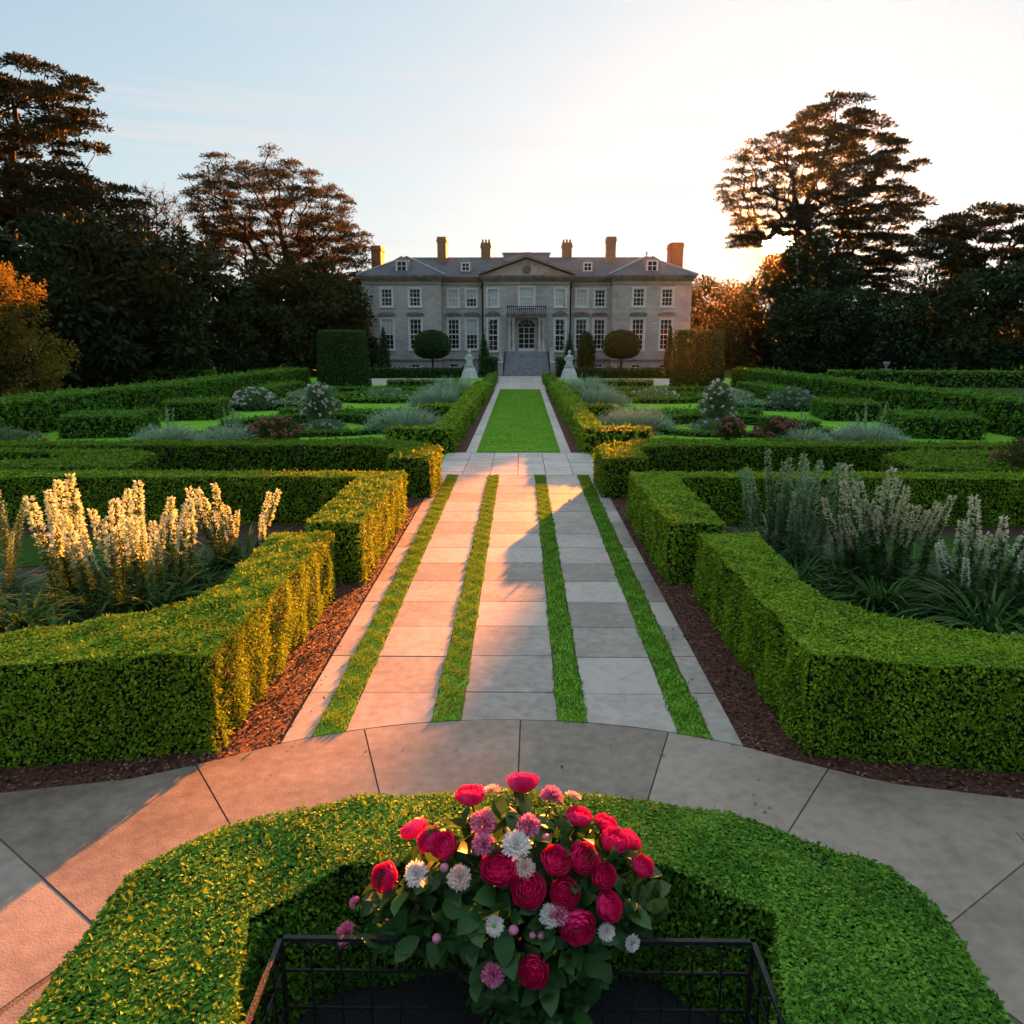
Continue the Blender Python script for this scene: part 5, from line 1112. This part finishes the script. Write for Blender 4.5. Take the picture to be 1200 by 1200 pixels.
for i, (lb, x, y, l, n, b, mt) in enumerate([
    ('broad leaved hosta clump in the left bed nearest the hedge corner', -5.1, 10.9, .8, 90, .085, 'strap'), ('dark fern like clump low at the left edge of the left bed', -6.6, 10.2, .95, 200, .05, 'strap'), ('low leafy clump between the hosta and the left hedge front', -5.9, 9.7, .65, 120, .05, 'strap'),
    ('grassy clump under the pale spires by the left hedge', -4.9, 12.1, .9, 220, .028, 'strap'), ('grey tufted clump at far left edge of the left bed', -7.7, 10.6, .8, 220, .03, 'greygreen'),
    ('strap leaf clump at the front of the right bed between two spire plants', 5.35, 11.3, .95, 240, .035, 'strap'), ('broad strap leaf clump at the front edge of the right bed', 6.3, 10.15, 1.05, 220, .05, 'strap'), ('hosta like clump at the right edge of the right bed', 7.4, 10.0, .9, 120, .075, 'strap'),
    ('green grassy clump between the two left spire plants', -5.2, 12.7, .9, 240, .034, 'strap'), ('low leafy clump beyond the sunlit left spires', -6.6, 12.6, .9, 220, .04, 'strap'),
    ('mid green clump between the grey spires and the right hedge', 4.5, 12.3, .85, 240, .034, 'strap'), ('leafy clump beyond the white spires at the right', 7.6, 12.3, 1.0, 240, .04, 'strap'), ('tufted clump at the foot of the airy grey green spires', 5.3, 13.0, .85, 220, .03, 'greygreen'),
    ('small grassy clump behind the dusty pink spires', 6.9, 13.4, .9, 200, .03, 'strap')]):
    leaf_clump(lb, x, y, l, n, b, 400 + i, mt)

# ------------------------------------------------------------------ iron railing with the flowers
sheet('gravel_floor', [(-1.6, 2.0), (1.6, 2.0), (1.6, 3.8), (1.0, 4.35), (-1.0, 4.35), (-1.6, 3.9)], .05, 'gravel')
rail = empty('iron_railing', (.07, 3.05, .05), 'black wrought iron railing basket with small arches round the bouquet', 'railing')
def panel(p0, p1):
    p0, p1 = np.array(p0), np.array(p1); ln = np.linalg.norm(p1 - p0); e = (p1 - p0) / ln; H_ = .76
    m = MB(); ang = math.atan2(e[1], e[0]); mid = (p0 + p1) / 2
    for z, t in ((H_, .022), (H_ - .20, .013), (H_ - .44, .013), (.06, .018)):
        m.box((mid[0], mid[1], z), (ln + (.03 if z == H_ else -.02), t * (1.2 if z == H_ else 1), t), 0, ang)
    for p in (p0,): m.box((p[0], p[1], H_ / 2 - .02), (.022, .022, H_ - .02), 0, ang)
    pn = m.obj('panel', M['iron'], rail)
    n = max(2, round(ln / .158)); st = ln / n
    for i in range(1, n):
        q = p0 + e * st * i; b = MB(); b.box((q[0], q[1], H_ / 2 - .02), (.011, .011, H_ - .08), 0, ang); b.obj('baluster', M['iron'], pn)
    for i in range(n):
        q = p0 + e * st * (i + .5); r = st / 2 - .002; tt = np.linspace(0, math.pi, 10)
        pts = [(q[0] + e[0] * r * math.cos(t), q[1] + e[1] * r * math.cos(t), H_ - .10 + .075 * math.sin(t)) for t in tt]
        b = MB(); b.tube(pts, .0055, 5); b.obj('arch', M['iron'], pn)
X0, X1, Yb, Yf = -1.27, 1.27, .67, -.85
panel((X0, Yb), (X1, Yb)); panel((X1, Yb), (X1, Yf)); panel((X1, Yf), (X0, Yf)); panel((X0, Yf), (X0, Yb))

RB = [(-0.197, 4.127, 1.428, 0.089), (0.104, 4.141, 1.507, 0.084), (-0.522, 4.085, 1.239, 0.081), (-0.408, 3.887, 1.3, 0.075), (-0.321, 3.826, 1.307, 0.08), (-0.658, 3.871, 1.08, 0.075), (0.416, 3.999, 1.379, 0.076), (0.576, 4.096, 1.272, 0.073), (0.612, 3.932, 1.277, 0.081), (0.724, 4.073, 1.184, 0.073), (0.765, 3.9, 1.137, 0.07), (-0.019, 3.707, 1.267, 0.092), (0.134, 3.652, 1.179, 0.086), (0.28, 3.738, 1.286, 0.075), (0.428, 3.775, 1.277, 0.079), (0.533, 3.747, 1.187, 0.075), (0.324, 3.661, 1.152, 0.082), (0.56, 3.684, 1.056, 0.082), (0.389, 3.609, 0.987, 0.089), (0.161, 3.541, 0.778, 0.088)]
PB = [(0.267, 4.127, 1.408, 0.078), (-0.113, 3.883, 1.404, 0.072), (-0.104, 3.787, 1.344, 0.071), (0.138, 3.861, 1.409, 0.074), (-0.894, 3.932, 0.658, 0.078), (-0.051, 3.54, 0.758, 0.074), (0.292, 3.615, 1.057, 0.059), (-0.847, 3.978, 0.826, 0.039)]
WB = [(0.07, 3.773, 1.348, 0.075), (-0.462, 3.772, 1.172, 0.072), (-0.229, 3.701, 1.206, 0.067), (0.115, 3.703, 1.264, 0.051), (-0.044, 3.588, 1.01, 0.056), (0.248, 3.608, 1.054, 0.056), (0.543, 3.635, 0.937, 0.048), (0.684, 3.668, 0.844, 0.045), (-0.071, 4.133, 1.447, 0.052), (0.392, 4.125, 1.419, 0.049)]
BB = [(-0.345, 3.611, 0.909, 0.024), (0.057, 3.579, 0.992, 0.026), (-0.312, 3.746, 1.232, 0.027), (0.156, 3.574, 0.966, 0.021), (0.199, 3.577, 0.966, 0.021), (0.229, 3.813, 1.368, 0.024)]
EC = np.array([.07, 3.98, .62]); EA = np.array([.92, .45, .82])
def surf_n(p): n = (np.array(p) - EC) / EA ** 2; return n / np.linalg.norm(n)
def petal(mb, az, R, phi, halfw, zs, off, rng, nu=6, nv=5):
    V = []
    for i in range(nu):
        for j in range(nv):
            v = -1 + 2 * j / (nv - 1); u = i / (nu - 1)
            um = phi * (1 - .10 * v * v + .03 * math.sin(5 * v + az))
            th = .25 + u * (um - .25); rr = R * (1 + .035 * math.sin(3 * v + az * 5) * u + off * (1 - abs(v)))
            ph = az + v * halfw * (.45 + .55 * math.sin(min(1, u * 1.3) * math.pi / 2)) * (1 - .35 * max(0, u - .75) / .25)
            V.append((rr * math.sin(th) * math.cos(ph), rr * math.sin(th) * math.sin(ph), zs - R * math.cos(th) * .85))
    f = np.array([(i * nv + j, i * nv + j + 1, (i + 1) * nv + j + 1, (i + 1) * nv + j) for i in range(nu - 1) for j in range(nv - 1)])
    mb.add(V, f, 0, True)
def ranunculus(seed, open_=0.0):
    rng = np.random.default_rng(seed); mb = MB()
    for k, (R, ph, n, hw) in enumerate([(1.0, 1.52 + open_, 7, .62), (.93, 1.70 + open_, 7, .60), (.84, 1.85, 7, .6), (.73, 2.0, 6, .66), (.62, 2.08, 6, .66), (.50, 2.15, 5, .8), (.38, 2.2, 5, .8), (.26, 2.25, 4, .95), (.15, 2.3, 3, 1.2)]):
        for i in range(n): petal(mb, 6.283 * (i + .5 * (k % 2)) / n + rng.normal(0, .08), R * rng.uniform(.97, 1.03), ph + rng.normal(0, .06), hw * rng.uniform(.92, 1.1), .12 + .02 * k, .03, rng)
    return mb
def pompon(seed, n=300):
    rng = np.random.default_rng(seed); mb = MB(); v = rnd_dir(n, rng); v[:, 2] = np.abs(v[:, 2]) ** 1.1 - .12; v = unit(v)
    mb.leaves(v * .35, unit(v + rnd_dir(n, rng) * .18), unit(np.cross(v, rnd_dir(n, rng))), rng.uniform(.5, .68, n), .17, .15, 0, .7)
    mb.leaves(v * .2, unit(v + rnd_dir(n, rng) * .2), v[:, [1, 2, 0]], .55, .2, .1, 0, .7); return mb
def daisy(seed, rows=((1.0, 1.45, 26), (.92, 1.25, 26), (.75, 1.0, 22)), eye=.2):
    rng = np.random.default_rng(seed); mb = MB()
    for ln, th, n in rows:
        a = np.arange(n) * 6.283 / n + rng.normal(0, .06, n); t = th + rng.normal(0, .08, n)
        D = np.column_stack([np.cos(a) * np.sin(t), np.sin(a) * np.sin(t), np.cos(t)])
        mb.leaves(D * .08, D, np.tile([0, 0, 1.0], (n, 1)), ln * rng.uniform(.85, 1.02, n), .2 * ln + .03, -.12, 0, .75)
    mb.lathe([(eye, .02), (eye * .95, .10), (eye * .6, .17), (.01, .2)], seg=12, mat=1); return mb
def bud(seed):
    mb = MB(); mb.lathe([(.2, -.9), (.75, -.5), (.95, 0), (.7, .6), (.15, .95)], seg=10, mat=0); mb.lathe([(.25, -1.0), (.8, -.56), (.99, -.1)], seg=10, mat=1); return mb
rb_ = np.random.default_rng(77)
def place(proto, first, root, p, r, up=.35, jit=.18):
    o = proto if first else proto.copy()
    if not first: C.objects.link(o)
    o.parent = root; n = surf_n(p); d = Vector(n) + Vector((0, -.10, up)) + Vector(rb_.normal(0, jit, 3)); d.normalize()
    o.rotation_mode = 'QUATERNION'; o.rotation_quaternion = d.to_track_quat('Z', 'Y') @ Matrix.Rotation(rb_.random() * 6.28, 4, 'Z').to_quaternion()
    k = r * rb_.uniform(.92, 1.14); o.location = Vector(p) - root.location; o.scale = (k, k, k * rb_.uniform(.85, 1.1)); return o
def stems(root, pts, base):
    s = MB()
    for p in pts:
        n = surf_n(p[:3]); q = np.array(p[:3]) - np.array(root.location) - n * .05; b = np.array([base[0] + rb_.normal(0, .08), base[1] + rb_.normal(0, .05), 0.0])
        s.tube(bez(b, np.array([q[0] * .55 + b[0] * .45, q[1] * .6 + b[1] * .4, q[2] * .75]), q, 7), [.011, .010, .009, .008, .008, .007, .007], 6)
    s.obj('stems', M['stem'], root)
bq = empty('ranunculus_plant', (.07, 4.0, .05), 'leafy plant with big crimson many petalled blooms leaning over the railing', 'flowers')
pr = [ranunculus(1).obj('bloom', M['petal_crimson'], bq), ranunculus(2, .12).obj('bloom', M['petal_crimson'], bq), ranunculus(3, -.08).obj('bloom', M['petal_crimson'], bq)]
for i, p in enumerate(RB): place(pr[i % 3], i < 3, bq, p[:3], p[3])
pbud = bud(5).obj('bud', [M['petal_rose'], M['stem']], bq)
for i, p in enumerate(BB): place(pbud, i == 0, bq, p[:3], p[3])
stems(bq, RB + BB, (0, 0))
pk_ = empty('pompon_daisy_plant', (-.02, 4.02, .05), 'rose pink pompon blooms rising among the crimson flowers', 'flowers')
pp = [pompon(11).obj('bloom', M['petal_rose'], pk_), pompon(12, 240).obj('bloom', M['petal_rose'], pk_)]
for i, p in enumerate(PB): place(pp[i % 2], i < 2, pk_, p[:3], p[3])
stems(pk_, PB, (-.03, .0))
wh = empty('white_daisy_plant', (.12, 4.03, .05), 'white and blush daisy blooms scattered among the crimson flowers', 'flowers')
wp = {'d': daisy(21, eye=.26), 'f': daisy(22, ((1, 1.45, 30), (.95, 1.2, 30), (.85, .9, 28), (.7, .6, 22), (.5, .35, 14)), .12)}
o1 = wp['f'].obj('bloom', [M['petal_white'], M['eye_gold']], wh); o2 = wp['d'].obj('bloom', [M['petal_white'], M['eye_green']], wh); o3 = wp['f'].obj('bloom', [M['petal_blush'], M['eye_pink']], wh)
o2['label'] = 'single white daisy with a green eye'; o3['label'] = 'peach and blush tinted bloom'
seen = set()
for i, p in enumerate(WB):
    o = {4: o2, 2: o3, 8: o3, 9: o3, 3: o3}.get(i, o1); place(o, o.name not in seen, wh, p[:3], p[3]); seen.add(o.name)
stems(wh, WB, (.02, -.02))
# leaves of the bouquet
rl = np.random.default_rng(88); mb = MB()
n = 1350; v = rnd_dir(n, rl); v[:, 2] = np.abs(v[:, 2]) * 1.15 - .35; v = unit(v); sc_ = rl.uniform(.62, .93, n)[:, None]
P_ = EC + v * EA * sc_; P_[:, 2] = np.maximum(P_[:, 2], .12 + .1 * rl.random(n)); P_ = P_ - np.array(bq.location)
nn = unit(v / EA)
kp = (P_[:, 2] > .72) | (np.abs(P_[:, 0] - .1) < .12 + .34 * P_[:, 2])
P_, nn, v = P_[kp], nn[kp], v[kp]; n = len(P_)
D = unit(nn * .5 + rnd_dir(n, rl) * .75 + np.array([0, -.15, -.1])); Ln = rl.uniform(.09, .19, n)
for k in (0,):
    S_ = unit(np.cross(D, nn)); U_ = unit(np.cross(S_, D)); m = 5; V = []
    for t, wd_, dz in ((0, .08, 0), (.25, .42, .02), (.5, .5, .03), (.78, .34, .0), (1.0, .02, -.07)):
        c_ = P_ + D * (Ln * t)[:, None] + U_ * (Ln * dz)[:, None]; ww = (Ln * wd_ * .62)[:, None]
        V += [c_ - S_ * ww + U_ * ww * .3, c_, c_ + S_ * ww + U_ * ww * .3]
    V = np.stack(V, 1); base = np.array([(3 * i + j, 3 * i + j + 1, 3 * i + j + 4, 3 * i + j + 3) for i in range(4) for j in range(2)])
    mb.add(V.reshape(-1, 3), (np.arange(n)[:, None, None] * 15 + base[None]).reshape(-1, 4), 0, True)
tag(mb.obj('leaves', M['plant_leaf'], bq))
